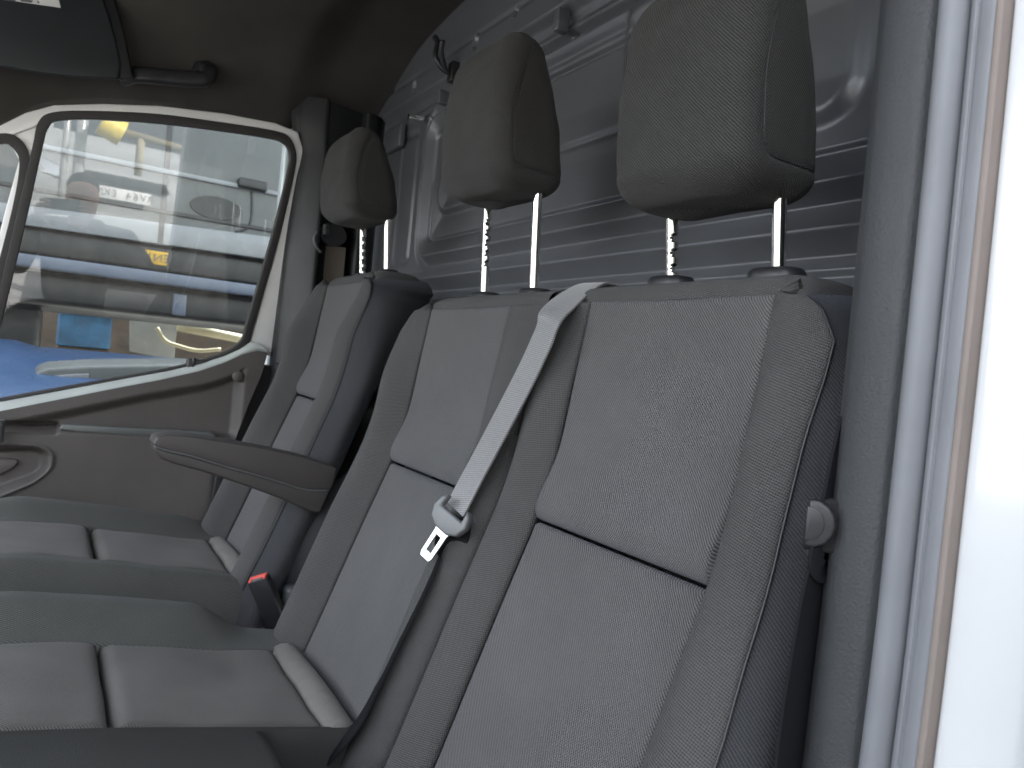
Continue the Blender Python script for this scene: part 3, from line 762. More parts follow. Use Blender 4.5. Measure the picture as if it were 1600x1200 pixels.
# white painted frame: top rail, front division, quarter light surround
wt_out = [(-190, 420), (-130, 320), (-60, 240), (0, 196), (40, 176), (84, 164), (160, 162), (250, 165), (350, 177), (430, 192), (466, 206), (476, 240), (472, 290), (462, 350), (452, 410), (440, 470), (430, 510), (424, 556)]
wt_in = [(-150, 440), (-100, 345), (-44, 270), (8, 216), (52, 200), (86, 178), (160, 176), (250, 181), (345, 193), (424, 205), (452, 216), (460, 242), (458, 280), (441, 354), (430, 400), (412, 460), (398, 512), (384, 556)]
fo = [dh(x, y, .004) for x, y in wt_out]; fi = [dh(x, y, .006) for x, y in wt_in]; n = len(fo)
V = fo + fi + [p + DN * .03 for p in fo] + [p + DN * .03 for p in fi]; f = []
for i in range(n - 1):
    k = i + 1; f += [(i, k, n + k, n + i), (2 * n + k, 2 * n + i, 3 * n + i, 3 * n + k), (n + i, n + k, 3 * n + k, 3 * n + i), (k, i, 2 * n + i, 2 * n + k)]
f += [(0, n, 3 * n, 2 * n), (n - 1, 2 * n - 1, 4 * n - 1, 3 * n - 1)]
V, f = bevel_mesh([tuple(v) for v in V], f, .004, 3); auto_smooth(obj('window_frame', V, f, M['framewhite'] if 'framewhite' in M else M['white'], door), 35)
# triangle between quarter light and main window, with the bright division bar
prism('frame_corner', [dh(x, y, .001) for x, y in ((-50, 275), (2, 214), (40, 184), (66, 178), (56, 215), (30, 330), (-10, 500), (-90, 830), (-120, 830), (-40, 520), (8, 330), (30, 250), (18, 228), (0, 222))], DN * .02, M['framewhite'] if 'framewhite' in M else M['white'], door, .003)
ql_o = densify([(-200, 640), (-150, 440), (-70, 270), (-30, 222), (8, 208), (36, 222), (46, 254), (34, 330), (-6, 490), (-70, 760)], 5)
ql_i = densify([(-185, 640), (-138, 448), (-60, 285), (-26, 242), (4, 224), (22, 234), (30, 258), (18, 330), (-20, 480), (-84, 760)], 5)
frame_ring('quarter_rubber', ql_o, ql_i, .018, M['rubber'], door, .010, .005)
gv = [dh(x, y, 0) + DN * .006 for x, y in gl_in]; obj('window_glass', gv, [tuple(range(len(gv)))], M['glass'], door, smooth=False)
gv = [dh(x, y, 0) + DN * .006 for x, y in ql_i]; obj('quarter_glass', gv, [tuple(range(len(gv)))], M['glass'], door, smooth=False)
# silver-green sill along the belt line
sil_t = [(-140, 656), (-60, 640), (0, 628), (120, 606), (200, 591), (262, 580), (320, 566), (352, 556), (376, 545), (392, 534), (404, 536)]
sil_b = [(-140, 676), (-60, 657), (0, 645), (120, 622), (200, 606), (262, 594), (320, 580), (356, 567), (384, 553), (404, 548), (420, 551)]
T3 = [dh(x, y, .016) for x, y in sil_t]; B3 = [hit(x, y, 'y', 2.045) for x, y in sil_b]
V = []; 
for t_, b_ in zip(T3, B3):
    for s_ in np.linspace(0, 1, 6): V.append(t_ * (1 - s_) + b_ * s_ + np.array([0, -.008 * math.sin(math.pi * s_), 0]))
    V.append(t_ + np.array([0, .02, -.002]))
f = [(i * 7 + j, (i + 1) * 7 + j, (i + 1) * 7 + j + 1, i * 7 + j + 1) for i in range(len(T3) - 1) for j in range(5)] + [(i * 7, i * 7 + 6, (i + 1) * 7 + 6, (i + 1) * 7) for i in range(len(T3) - 1)]
obj('window_sill', V, f, M['silver'], door)
# door lining: relief surface
YD = 2.035
nx_, nz_ = 260, 240
def belt(x): 
    bx = [hit(a, b, 'y', YD)[0] for a, b in sil_b]; bz = [hit(a, b, 'y', YD)[2] for a, b in sil_b]
    return np.interp(x, bx, bz)
def rear(z): return np.interp(z, [.6, 1.0, 1.29, 1.37, 1.44], [.33, .375, .452, .478, .492])
X = np.zeros((nx_, nz_)); Z = np.zeros((nx_, nz_))
tz = np.linspace(0, 1, nz_)
for i, s_ in enumerate(np.linspace(0, 1, nx_)):
    for _ in range(2):
        pass
    x_top = -.30 + s_ * (.495 + .30); zt = belt(x_top) - .001
    zc_ = .55 + (zt - .55) * tz; 
    Z[i] = zc_; X[i] = -.30 + s_ * (rear(zc_) + .30)
    X[i, -1] = -.30 + s_ * (rear(zc_[-1]) + .30)
d = np.zeros_like(X)                                            # depth: + into the cab (-Y)
pa = hit(0, 668, 'y', YD); pb = hit(340, 684, 'y', YD); shelf = lambda x: np.interp(x, [pa[0], pb[0]], [pa[2], pb[2]])
zs_ = Z - shelf(X)
d += np.interp(zs_, [-.4, -.02, -.004, .0, .012, .018], [.020, .020, .020, .016, 0, 0]) * sstep(.42, .37, X)
# upper concave field
top_edge = hit(200, 616, 'y', YD)[2]
fld = rr_sdf(X, Z, -.6, hit(374, 640, 'y', YD)[0], hit(0, 690, 'y', YD)[2], 9.0, .05)
low = belt(X) - Z
fm = np.maximum(fld, .030 + .015 * sstep(.2, .45, X) - low)
d -= .022 * sstep(.010, -.018, fm) * sstep(-.004, .012, zs_)
# dark slot of the pocket at the left under the field
sl_ = rr_sdf(X, Z, -.6, hit(92, 664, 'y', YD)[0], hit(0, 673, 'y', YD)[2] , hit(0, 659, 'y', YD)[2], .006)
d -= .03 * sstep(.003, -.003, sl_)
# grip recess with raised rim
cx_, cz_ = hit(0, 735, 'y', YD)[0], hit(0, 735, 'y', YD)[2]
gx = hit(78, 712, 'y', YD)[0]
zt_ = hit(0, 694, 'y', YD)[2]; zb_ = hit(0, 768, 'y', YD)[2]
Zg = zt_ + (Z - zt_) / np.clip(.62 + (gx - X) * 4.6, .5, 1.15)
gr = rr_sdf(X, Zg, -.6, gx, zb_, zt_, .040)
d += .006 * np.exp(-((gr - .004) / .005) ** 2) - .030 * sstep(.0, -.020, gr)
P = np.stack([X, YD - d, Z], -1)
gridobj('door_card', P, M['door'], door)
# inner pull lever inside the recess
lv = [hit(x, y, 'y', 2.035) for x, y in ((-90, 716), (0, 716), (26, 718), (30, 722), (22, 731), (0, 742), (-90, 752))]
prism('door_lever', lv, (0, .02, 0), M['door'], door, .004)
# dark shelf pocket end and bright rail end at far left
p = hit(-4, 672, 'y', 2.0); v, f = sweep_mesh([p + np.array([0, -.015, .024]), p + np.array([0, -.015, -.024])], circ(.014, 14), (1, 0, 0)); auto_smooth(obj('grip_end', v, f, M['greypl'], door))
# shelf insert: tray end, its green-grey lightened to paint in the ledge highlight
prism('tray_end', [hit(x, y, 'y', 2.02) for x, y in ((98, 663), (180, 667), (260, 671), (310, 674), (330, 676), (341, 684), (330, 687), (250, 683), (120, 675), (92, 671))], (0, .02, 0), M['trayhighlight'], door, .003)
c = hit(372, 588, 'y', YD - .002); v, f = sweep_mesh([c + np.array([0, .006, 0]), c, c + np.array([0, -.003, 0])], circ(.0145, 24), (0, 0, 1), scale=[1, 1, .82]); obj('screw_cover', v, f, M['door'], door)
p = dh(302, 570, .020); v, f = sweep_mesh([p + np.array([0, 0, -.006]), p + np.array([.001, 0, .016]), p + np.array([.001, 0, .018])], circ(.0042, 12), (1, 0, 0), scale=[1, 1, .7]); obj('lock_pin', v, f, M['black'], door)
box('inner_jamb', (.30, 2.06, .30), (.52, 2.085, 1.40), M['black'], door, .004)
box('door_skin', (-.55, 2.10, .30), (.50, 2.14, 1.20), M['white'], door, .01)

# ------------------------------------------------------------------ far door pillar with the driver's belt
bp_ = thing('far_door_pillar', 'dark plastic pillar trim between far window and bulkhead, hollow for the belt', 'pillar trim', (.56, 1.98, 1.0))
sec = [(.507, 2.075), (.507, 2.03), (.512, 2.012), (.530, 1.985), (.560, 1.960), (.572, 1.955), (.578, 1.965), (.580, 2.03), (.585, 2.055), (.66, 2.06), (.672, 2.04), (.676, 1.99), (.690, 1.975), (.725, 1.99), (.748, 2.02)]
S = smooth_poly([(a, b, 0) for a, b in sec], 4)
zl = np.concatenate([np.linspace(.6, 1.9, 30), np.linspace(1.92, 2.10, 14)])
P = np.zeros((len(S), len(zl), 3))
for j, z in enumerate(zl):
    k = sstep(1.80, 1.97, z); fade = np.clip((z - 1.5), 0, 1) * .07
    for i, s_ in enumerate(S):
        y = s_[1]
        yy = y * (1 - k) + k * min(y, 1.975 + .03 * abs(s_[0] - .6) / .1)
        flare = -.045 * sstep(1.93, 2.08, z) * sstep(.60, .52, s_[0]) * 0
        xx = s_[0] - (sstep(1.95, 2.06, z) * .02 * sstep(.60, .51, s_[0]))
        P[i, j] = (xx, yy - fade * sstep(1.9, 2.1, y) * 0, z)
gridobj('pillar_cover', P, M['farpillar'], bp_)
box('pillar_joint', (.500, 1.955, 1.405), (.560, 1.985, 1.409), M['black'], bp_, .0015)
prism('lower_trim', [hit(x, y, 'y', 2.0) for x, y in ((338, 735), (352, 735), (345, 830), (322, 830))], (.0, .05, 0), M['farpillar'], bp_, .004)
db = thing('driver_belt', 'brownish belt hanging from black ring in the far pillar behind driver headrest', 'seat belt', tuple(hit(525, 360, 'y', 2.0)))
ch = lambda x, y, Yv=2.0: hit(x, y, 'y', Yv)
c = ch(519, 368, 1.975)
v, f = sweep_mesh([c + np.array([0, .03, 0]), c + np.array([0, -.012, 0])], circ(.036, 20, .028), (0, 0, 1)); auto_smooth(obj('belt_ring', v, f, M['black'], db))
for k in range(5):
    a = ch(505, 352 + k * 3.2, 1.955); b_ = ch(514, 351 + k * 3.2, 1.955); tube('ring_rib', [a, b_], .0022, M['greypl'], db, 6, 0)
tube('ring_edge', [ch(496, 362, 1.955), ch(491, 372, 1.955), ch(494, 385, 1.955), ch(502, 394, 1.955)], .004, M['greypl'], db, 8, 6)
ribbon('webbing', [ch(525, 385, 1.985), ch(521, 430, 1.985), ch(512, 520, 1.985), ch(495, 640, 1.985)], [np.array([1., -.25, 0])] * 4, .052, M['webbrown'], db)
st = thing('belt_anchor', 'pale steel belt anchor strip beside the far seat plinth', 'bracket', tuple(ch(360, 810, 1.95)))
prism('strip', [ch(x, y, 1.93) for x, y in ((361, 784), (365, 788), (356, 824), (351, 822))], (0, .004, 0), M['steel'], st, .001)
prism('foot', [ch(x, y, 1.90) for x, y in ((357, 824), (374, 817), (392, 838), (384, 846))], (0, .004, 0), M['steel'], st, .001)

# ------------------------------------------------------------------ near door pillar: trim, seals, white body
np_ = thing('near_door_pillar', 'white door pillar at right edge with grained grey trim and two rubber seals', 'door pillar', (.46, .25, .6))
def rail(name, sec, mat, z0, z1, parent, n=40, fn=None, sub=5):
    S = smooth_poly([(a, b, 0) for a, b in sec], sub); zl = np.linspace(z0, z1, n); P = np.zeros((len(S), n, 3))
    for j, z in enumerate(zl):
        lean = .03 * max(0, z - 1.45) ** 2 + .02 * max(0, 1.30 - z)
        for i, s_ in enumerate(S):
            p = np.array([s_[0], s_[1] + lean, z]); P[i, j] = fn(p, i / (len(S) - 1)) if fn else p
    return gridobj(name, P, mat, parent)
# along the pillar face (x ~ .46) the strips follow each other in Y; r(px) turns the photo's ratio into Y on that face
def yat(px, py=600, x=.46):
    dd = ray(px, py); return dd[1] / dd[0] * x
yT0, yT1, yA, yB, yC = yat(1318), yat(1404), yat(1457), yat(1503), yat(1520)
def trimfn(p, s):
    # lower part of the inner edge is cut back for the belt
    cut = .010 * sstep(1.412, 1.400, p[2]) * sstep(.45, .25, s)
    return p + np.array([cut * .4, -cut, 0])
rail('pillar_trim', [(.70, yT0 + .02), (.60, yT0 + .020), (.50, yT0 + .016), (.475, yT0 + .010), (.464, yT0), (.460, yT0 - .008), (.458, (yT0 + yT1) / 2), (.459, yT1 + .006), (.464, yT1)], M['pillar'], .6, 1.98, np_, 120, trimfn)
rail('inner_seal', [(.470, yT1 + .003), (.462, yT1 - .001), (.455, yT1 - .005), (.452, (yT1 + yA) / 2 + .002), (.452, (yT1 + yA) / 2 - .003), (.455, yA + .004), (.461, yA + .001), (.470, yA)], M['seal'], .6, 1.98, np_)
rail('outer_seal', [(.470, yA + .001), (.460, yA - .001), (.457, yA - .005), (.4585, (yA * .6 + yB * .4)), (.457, (yA + yB) / 2), (.456, yB + .003), (.458, yB), (.470, yB - .001)], M['seal'], .6, 1.98, np_)
rail('seal_lip', [(.468, yB + .002), (.458, yB + .001), (.457, yB - .003), (.460, yC + .002), (.468, yC)], M['sealwarm'], .6, 1.98, np_)
rail('body_jamb', [(.474, yC + .004), (.466, yC + .001), (.462, yC - .006), (.462, .200), (.460, .19), (.452, .178), (.450, .168), (.458, .162), (.50, .160), (.8, .158), (2.0, .157)], M['white'], .3, 2.2, np_)
# dark inside of pillar
nb = thing('passenger_belt', 'dark belt hanging between near pillar and bench, with round plastic tongue', 'seat belt', tuple(hit(1295, 820, 'y', .335)))
h2 = lambda x, y, Yv=.326: hit(x, y, 'y', Yv)
ribbon('webbing', [h2(1335, 660), h2(1318, 735), h2(1306, 800), h2(1300, 850)], [np.array([1., .12, 0])] * 4, .040, M['webdark'], nb)
ribbon('lower_webbing', [h2(1308, 860, .327), h2(1288, 905, .327), h2(1270, 1000, .327), h2(1252, 1110, .327), h2(1238, 1230, .327)], [np.array([1., .12, 0])] * 5, .050, M['webdark'], nb)
for px_, py0, py1 in ():
    pass
c = h2(1268, 818, .322)
vn = (CAM - c) * np.array([1, 1, 0]); vn /= np.linalg.norm(vn); vr = np.cross(np.array([0, 0, 1.]), vn)
pf = [(0, -.0275), (.010, -.0265), (.0185, -.021), (.0245, -.011), (.0265, 0), (.0245, .011), (.0185, .021), (.010, .0265), (0, .0275)]
prism('tongue_head', [c + vr * (a_ * .70 - .003) + np.array([0, 0, b_ * .60]) for a_, b_ in pf], -vn * .010, M['black'], nb, .0028, 3)
prism('tongue_face', [c + vn * .0011 + vr * (a_ * .44 - .0035) + np.array([0, 0, b_ * .42]) for a_, b_ in pf], -vn * .003, M['black'], nb, .0008, 2)
prism('tongue_block', [c - vn * .009 + vr * a_ + np.array([0, 0, b_]) for a_, b_ in ((-.005, -.020), (.030, -.020), (.030, .016), (.008, .017), (-.003, .010))], -vn * .012, M['hole'], nb, .003)
pb_ = h2(1290, 866, .322)
v, f = sweep_mesh(smooth_poly([pb_ + np.array([-.001 + .0065 * math.cos(a), .0, .010 * math.sin(a)]) for a in np.linspace(0, 2 * math.pi, 14)[:-1]], 3, True), rrect(.020, .0030, .0013, 2), (0, 1, 0), closed=True); obj('webbing_loop', v, f, M['webdark'], nb)
v, f = sweep_mesh([pb_ + np.array([.0, .010, -.001]), pb_ + np.array([.05, .010, .001])], circ(.006, 12), (0, 0, 1)); obj('stop_pin', v, f, M['dark'], nb)

# ------------------------------------------------------------------ rest of the van shell (roof, sides, floor)
sh = thing('van_shell', 'white outer shell of the van around the cab and load space', 'van body', (1.0, 1.18, .3))
box('roof_skin', (-.45, .16, 2.40), (3.4, 2.20, 2.44), M['white'], sh, .015)
box('far_side_skin', (.515, 2.150, .30), (3.4, 2.20, 2.398), M['white'], sh, .01)
box('near_cant_rail', (-.40, .17, 2.20), (3.4, .30, 2.398), M['white'], sh, .02)
box('far_cant_rail', (-.40, 2.085, 2.085), (.514, 2.19, 2.398), M['white'], sh, .02)
fl = obj('cab_floor', [(-1.2, .2, .35), (.75, .2, .35), (.75, 2.12, .35), (-1.2, 2.12, .35)], [(0, 1, 2, 3)], M['dark'], None, False, kind='structure')
dash = thing('dashboard', 'dark dashboard in front of the seats, outside the picture', 'dashboard', (-1.0, 1.18, .9))
prism('dash_body', [(-1.35, .25, .4), (-.95, .25, .4), (-.80, .25, 1.0), (-.85, .25, 1.18), (-1.0, .25, 1.26), (-1.35, .25, 1.22)], (0, 1.82, 0), M['dark'], dash, .02)

# ------------------------------------------------------------------ outside
def ground_mat():
    m, n, b = new_mat('yard_asphalt'); v = _obj(n)
    n.links.new(_ramp(n, _noise(n, v, 1.3, 8, .7), [(.3, (.22, .217, .208)), (.7, (.34, .335, .322))]), b.inputs['Base Color']); b.inputs['Roughness'].default_value = .9
    _bump(n, b, _noise(n, v, 60, 4, .7), .5, .01); return m
GZ = -.15
gm = ground_mat()
obj('ground', [(-300, -300, GZ), (300, -300, GZ), (300, 300, GZ), (-300, 300, GZ)], [(0, 1, 2, 3)], gm, None, False, kind='structure')
exec_outside = True
M['truckgrey'] = paint('truck_grey_paint', (0.042, 0.046, 0.0472), .4, .2, .03, .15)
M['truckdark'] = plastic('truck_dark_skirt', (0.001512, 0.001458, 0.001404), .5, .2, 60, .002, .3)
M['rail'] = plastic('truck_rail_blue_grey', (0.056, 0.068, 0.096), .35, .1, 90)
M['blue'] = paint('blue_paint', (0.0169, 0.05071, 0.1304), .3, .3, .03, .08)
M['bluebox'] = plastic('weathered_blue', (0.0135, 0.072, 0.153), .6, .4, 40, .004, .5)
M['brown'] = plastic('rusty_brown', (0.045, 0.02925, 0.018), .8, .4, 30, .004, .4)
M['pale'] = plastic('paper_reflection', (0.1925, 0.1925, 0.1855), .7)
M['cream'] = plastic('cream_timber', (0.2695, 0.2352, 0.147), .7)
M['leaf'] = plastic('hedge_leaf', (.06, .12, .02), .7, 0, var=.5)
M['silverband'] = paint('lorry_band_paint', (0.09775, 0.1035, 0.1092), .4, .2, .03, .12)
YT = 4.0
tk = thing('grey_lorry', 'tall grey lorry body parked alongside, seen through far window', 'lorry', (1.0, YT, GZ))
z_at = lambda x, y, Yv: hit(x, y, 'y', Yv)[2]
zA = z_at(380, 400, YT); zR = z_at(200, 428, YT); zD = z_at(200, 490, YT)
zM = z_at(380, 293, YT)
box('body_side', (-3.0, YT, zA), (7.0, YT + 2.3, 4.0), M['truckgrey'], tk, .02)
box('moulding', (-3.0, YT - .02, zM - .012), (7.0, YT + .01, zM + .012), M['silverband'], tk, .006)
box('moulding', (-3.0, YT - .012, zM - .20), (7.0, YT + .01, zM - .18), M['truckdark'], tk, .004)
c = hit(395, 289, 'y', YT - .03); box('door_handle', (c[0] - .07, YT - .05, c[2] - .025), (c[0] + .07, YT + .01, c[2] + .025), M['truckdark'], tk, .012)
c = hit(338, 325, 'y', YT - .01); v, f = sweep_mesh([c + np.array([0, .03, 0]), c + np.array([0, -.004, 0])], circ(.12, 24, .055), (0, 0, 1)); auto_smooth(obj('recess_cover', v, f, M['truckdark'], tk))
tube('flap_line', [hit(x, y, 'y', YT - .004) for x, y in ((393, 297), (394, 320), (392, 345), (384, 358), (368, 362))], .006, M['truckdark'], tk, 6, 5)
box('lower_panel', (-3.0, YT + .04, zR + .03), (7.0, YT + 2.2, zA - .005), M['truckdark'], tk, .02)
box('side_rail', (-3.0, YT - .03, zR - .03), (7.0, YT + .05, zR + .028), M['rail'], tk, .01)
box('chassis_skirt', (-3.0, YT + .06, zD), (7.0, YT + 2.1, zR - .032), M['truckdark'], tk, .03)
for x in (2.4, 3.6, -2.5):
    v, f = sweep_mesh([(x, YT + .1, GZ + .5), (x, YT + .42, GZ + .5)], circ(.5, 28), (0, 0, 1)); auto_smooth(obj('wheel', v, f, M['rubber'], tk))
box('panel_seam', (hit(257, 300, 'y', YT)[0] - .012, YT - .008, zA), (hit(257, 300, 'y', YT)[0] + .012, YT + .01, 4.0), M['truckdark'], tk, .003)
prism('light_band', [hit(x, y, 'y', YT - .004) for x, y in ((-200, 290), (440, 372), (440, 408), (-200, 318))], (0, .03, 0), M['silverband'], tk, .004)
for k in range(7):
    xb = -2.2 + k * .9; box('skirt_bracket', (xb, YT + .035, zD + .02), (xb + .06, YT + .07, zR - .06), M['rail'], tk, .006)
box('toolbox', (hit(64, 500, 'y', YT)[0], YT + .3, zD - .30), (hit(20, 500, 'y', YT)[0] - .6, YT + .9, zD - .002), M['truckdark'], tk, .03)
# blue vehicle close to the far door: bonnet with grey scuttle tray
bv = thing('blue_pickup', 'bright blue vehicle bonnet with grey scuttle tray just outside far window', 'car', (.2, 3.0, GZ))
yN, yF = 2.45, 3.55
zN = z_at(150, 612, yN); zF = z_at(150, 549, yF)
nx2, ny2 = 40, 30; P = np.zeros((nx2, ny2, 3))
for i, x in enumerate(np.linspace(-1.6, 1.3, nx2)):
    for j, t in enumerate(np.linspace(-.12, 1.08, ny2)):
        y = yN + (yF - yN) * t; z = zN + (zF - zN) * t + .05 * math.sin(math.pi * np.clip(t, 0, 1)) * .6
        z -= .3 * max(0, -t) ** 1.2 * 6 * .3 + .5 * max(0, t - 1) ** 1.2 * 3
        z += .018 * (1 - sstep(-.02, .02, x + .04 + .05 * t)) 
        P[i, j] = (x, y, z)
gridobj('bonnet', P, M['blue'], bv)
box('body', (-1.6, yN + .02, GZ + .35), (1.3, yF - .02, min(zN, zF) - .06), M['blue'], bv, .06)
YS = 2.62
sc_o = [hit(x, y, 'y', YS) for x, y in ((50, 592), (56, 582), (75, 576), (140, 572), (260, 570), (400, 572), (430, 590), (400, 612), (200, 618), (60, 612))]
prism('scuttle_tray', sc_o, (0, .10, .02), M['greypl'], bv, .012, 4)
si = [hit(x, y, 'y', YS - .004) for x, y in ((64, 594), (72, 588), (100, 585), (140, 583), (138, 596), (100, 604), (70, 608))]
prism('tray_recess', si, (0, .02, 0), M['seal'], bv, .006, 3)
box('wheel_arch', (-1.2, yN + .05, GZ), (-.6, yF - .05, GZ + .6), M['rubber'], bv, .1)
# yard stuff under and beyond the lorry
def yard(name, label, cat, px, py0, px1, py1, Yv, dep, mat, grp=None):
    a = hit(px, py0, 'y', Yv); b_ = hit(px1, py1, 'y', Yv)
    o = box(name, (min(a[0], b_[0]), Yv, min(a[2], b_[2])), (max(a[0], b_[0]), Yv + dep, max(a[2], b_[2])), mat, None, .01)
    tag(o, label, cat, grp); return o
YY = 7.6
bc = thing('blue_crate', 'weathered blue crate standing in the yard below the lorry', 'crate', tuple(hit(130, 546, 'y', YY)))
a = hit(92, 487, 'y', YY); b_ = hit(172, 546, 'y', YY)
box('crate_side', (a[0], YY, b_[2]), (b_[0], YY + .8, a[2]), M['bluebox'], bc, .02)
box('crate_lid', (a[0] - .03, YY - .03, a[2]), (b_[0] + 1.2, YY + .8, a[2] + .06), M['blue'], bc, .015)
box('crate_base', (a[0], YY + .02, GZ), (b_[0], YY + .7, b_[2] - .004), M['brown'], bc, .02)
wb = tag(box('yard_wall', (-12, 10.0, GZ), (14, 10.3, 3.6), M['brown'], None, .02), 'dark brown wall at the back of the yard beyond the lorry', 'wall')

wp = thing('paper_reflection', 'pale white board standing in for paper mirrored in the glass', 'sheet', tuple(hit(240, 560, 'y', 6.9)))  # added object, shaped and coloured as a reflection in the window
prism('sheet', [hit(x, y, 'y', 6.9) for x, y in ((203, 490), (232, 503), (278, 492), (272, 562), (203, 549))], (0, .03, 0), M['pale'], wp, .004)
tb = thing('timber_rail', 'cream timber rail lying below the lorry at window right', 'timber', tuple(hit(340, 522, 'y', 7.0)))
tube('rail', [hit(272, 509, 'y', 7.0), hit(400, 534, 'y', 7.0)], .04, M['cream'], tb, 8, 0)
hs = thing('hose', 'thin pale hose curling across the yard beside the board', 'hose', tuple(hit(300, 545, 'y', 6.8)))
tube('hose_run', [hit(x, y, 'y', 6.8) for x, y in ((245, 512), (258, 532), (280, 541), (310, 548), (345, 546))], .016, M['cream'], hs, 8, 6)
# ------------------------------------------------------------------ behind the camera: what the far window mirrors
M['carwhite'] = paint('cream_car_paint', (0.27, 0.2775, 0.27), .25, .4, .02, .04)
M['yellow'] = plastic('yellow_plate', (0.6375, 0.4125, 0.0075), .4)
M['yellowpaint'] = plastic('yellow_machine', (0.64, 0.496, 0.04), .45)
M['carglass'] = plastic('dark_car_glass', (.02, .022, .025), .08)
M['blueband'] = plastic('plate_band', (.03, .16, .60), .4)
def lettering(txt, size, loc, rotz, mat, parent, align='CENTER'):
    """plate characters, each an object of its own"""
    adv = size * .66; x0 = -adv * (len(txt) - 1) / 2; dx = -1 if abs(rotz) > 1 else 1
    for k, ch in enumerate(txt):
        if ch == ' ': continue
        cu = bpy.data.curves.new('character', 'FONT'); cu.body = ch; cu.size = size; cu.extrude = .001; cu.align_x = 'CENTER'; cu.align_y = 'CENTER'
        o = bpy.data.objects.new('character', cu); coll(o)
        dg = bpy.context.evaluated_depsgraph_get(); me = bpy.data.meshes.new_from_object(o.evaluated_get(dg)); bpy.data.objects.remove(o)
        o = bpy.data.objects.new('character', me); coll(o); me.materials.clear(); me.materials.append(mat)
        o.rotation_euler = (R_(90), 0, rotz); o.parent = parent
        o.location = Vector((loc[0] + dx * (x0 + adv * k), loc[1], loc[2])) - Vector(wloc(parent))
cv = thing('cream_van', 'cream van facing the open door, mirrored in far window, white plate RV64 EKN', 'van', (.62, -6.0, GZ))
YC = -6.0; cx = .62
prof = [(YC + .0, .30), (YC + .02, .62), (YC - .04, .92), (YC - .10, 1.02), (YC - .85, 1.22), (YC - 1.55, 2.05), (YC - 1.9, 2.15), (YC - 4.5, 2.15), (YC - 4.5, .30)]
prism('body', [(cx - .95, a, b) for a, b in prof], (1.9, 0, 0), M['carwhite'], cv, .07, 4)
prism('bumper', [(cx - .97, YC + .06, .22), (cx + .97, YC + .06, .22), (cx + .93, YC + .10, .56), (cx - .93, YC + .10, .56)], (0, -.25, 0), M['carwhite'], cv, .05, 4)
prism('grille', [(cx - .48, YC + .035, .90), (cx + .48, YC + .035, .90), (cx + .42, YC + .03, 1.0), (cx - .42, YC + .03, 1.0)], (0, -.1, 0), M['carglass'], cv, .015)
n_s = np.array([0, .83, .70]); n_s /= np.linalg.norm(n_s)
ws = [(cx - .78, YC - .90, 1.26), (cx + .78, YC - .90, 1.26), (cx + .70, YC - 1.50, 1.98), (cx - .70, YC - 1.50, 1.98)]
prism('windscreen', [np.array(p) + n_s * .012 for p in ws], -n_s * .02, M['carglass'], cv, .005)
for sx in (-1, 1):
    prism('headlight', [(cx + sx * .60, YC + .02, .86), (cx + sx * .90, YC - .04, .88), (cx + sx * .92, YC - .12, 1.06), (cx + sx * .62, YC - .02, .98)], (0, -.06, 0), M['chrome'], cv, .015)
    v, f = sweep_mesh([(cx + sx * .72, YC - .85, GZ + .34), (cx + sx * .97, YC - .85, GZ + .34)], circ(.34, 24), (0, 0, 1)); auto_smooth(obj('wheel', v, f, M['rubber'], cv))
box('number_plate', (cx - .27, YC + .065, .735), (cx + .27, YC + .085, .865), M['paper'], cv, .004)
lettering('RV64 EKN', .115, (cx, YC + .0865, .80), R_(180), M['print'], cv)
lt = thing('low_trailer', 'low dark trailer with yellow rear plate, mirrored low in the far window', 'trailer', (.6, -3.1, GZ))
box('tailboard', (.20, -3.35, .32), (1.5, -3.15, .74), M['truckdark'], lt, .02)
box('bed', (.20, -5.0, .36), (1.5, -3.36, .46), M['truckdark'], lt, .02)
box('number_plate', (.36, -3.145, .60), (.88, -3.125, .715), M['yellow'], lt, .004)
box('plate_band', (.835, -3.1262, .602), (.878, -3.122, .713), M['blueband'], lt, .001)
lettering('EN15 KTV', .10, (.585, -3.1235, .657), R_(180), M['print'], lt)
for x in (.32, 1.38):
    v, f = sweep_mesh([(x - .1, -4.2, GZ + .3), (x + .1, -4.2, GZ + .3)], circ(.3, 22), (0, 0, 1)); auto_smooth(obj('wheel', v, f, M['rubber'], lt))
ym = thing('yellow_barrier', 'yellow swing barrier with round counterweight, mirrored high in the far window', 'barrier', (.45, -4.2, GZ))
tube('barrier_arm', [(.36, -4.2, 1.60), (3.0, -4.2, 1.40)], .035, M['cream'], ym, 10, 0)
v, f = sweep_mesh([(.26, -4.2, 1.64), (.44, -4.2, 1.57)], circ(.12, 16), (0, 0, 1)); auto_smooth(obj('counterweight', v, f, M['yellowpaint'], ym))
tube('hanging_rod', [(.60, -4.2, 1.22), (.60, -4.2, 1.57)], .035, M['cream'], ym, 10, 0)
tube('barrier_post', [(2.9, -4.2, GZ), (2.9, -4.2, 1.40)], .06, M['cream'], ym, 10, 0)
for x, r in ((.10, .05), (-.02, .03)): tube('rail_post', [(x, -4.4, GZ), (x + .02, -4.4, 2.1)], r, M['carwhite'] , ym, 10, 0)

M['render'] = plastic('reflector_render', (0.136, 0.132, 0.124), .85, .4, 30, .01, .08)
M['cladding'] = plastic('grey_cladding', (.14, .145, .145), .6, .1, 30, .01, .08)
wh = thing('reflector', 'added grey warehouse across the yard behind the photographer', 'building', (0, -12, GZ))  # put in behind the camera so bounced light offsets the blue sky
box('wall', (-26, -12.4, GZ), (14, -12, 5.5), M['render'], wh, .03)
box('roof', (-26.2, -12.6, 5.51), (14.2, -11.8, 5.8), M['cladding'], wh, .03)
for x in (-20, -13, -6, 1.5, 8): box('shutter', (x, -12.0, GZ), (x + 3.6, -11.94, 3.6), M['cladding'], wh, .02)

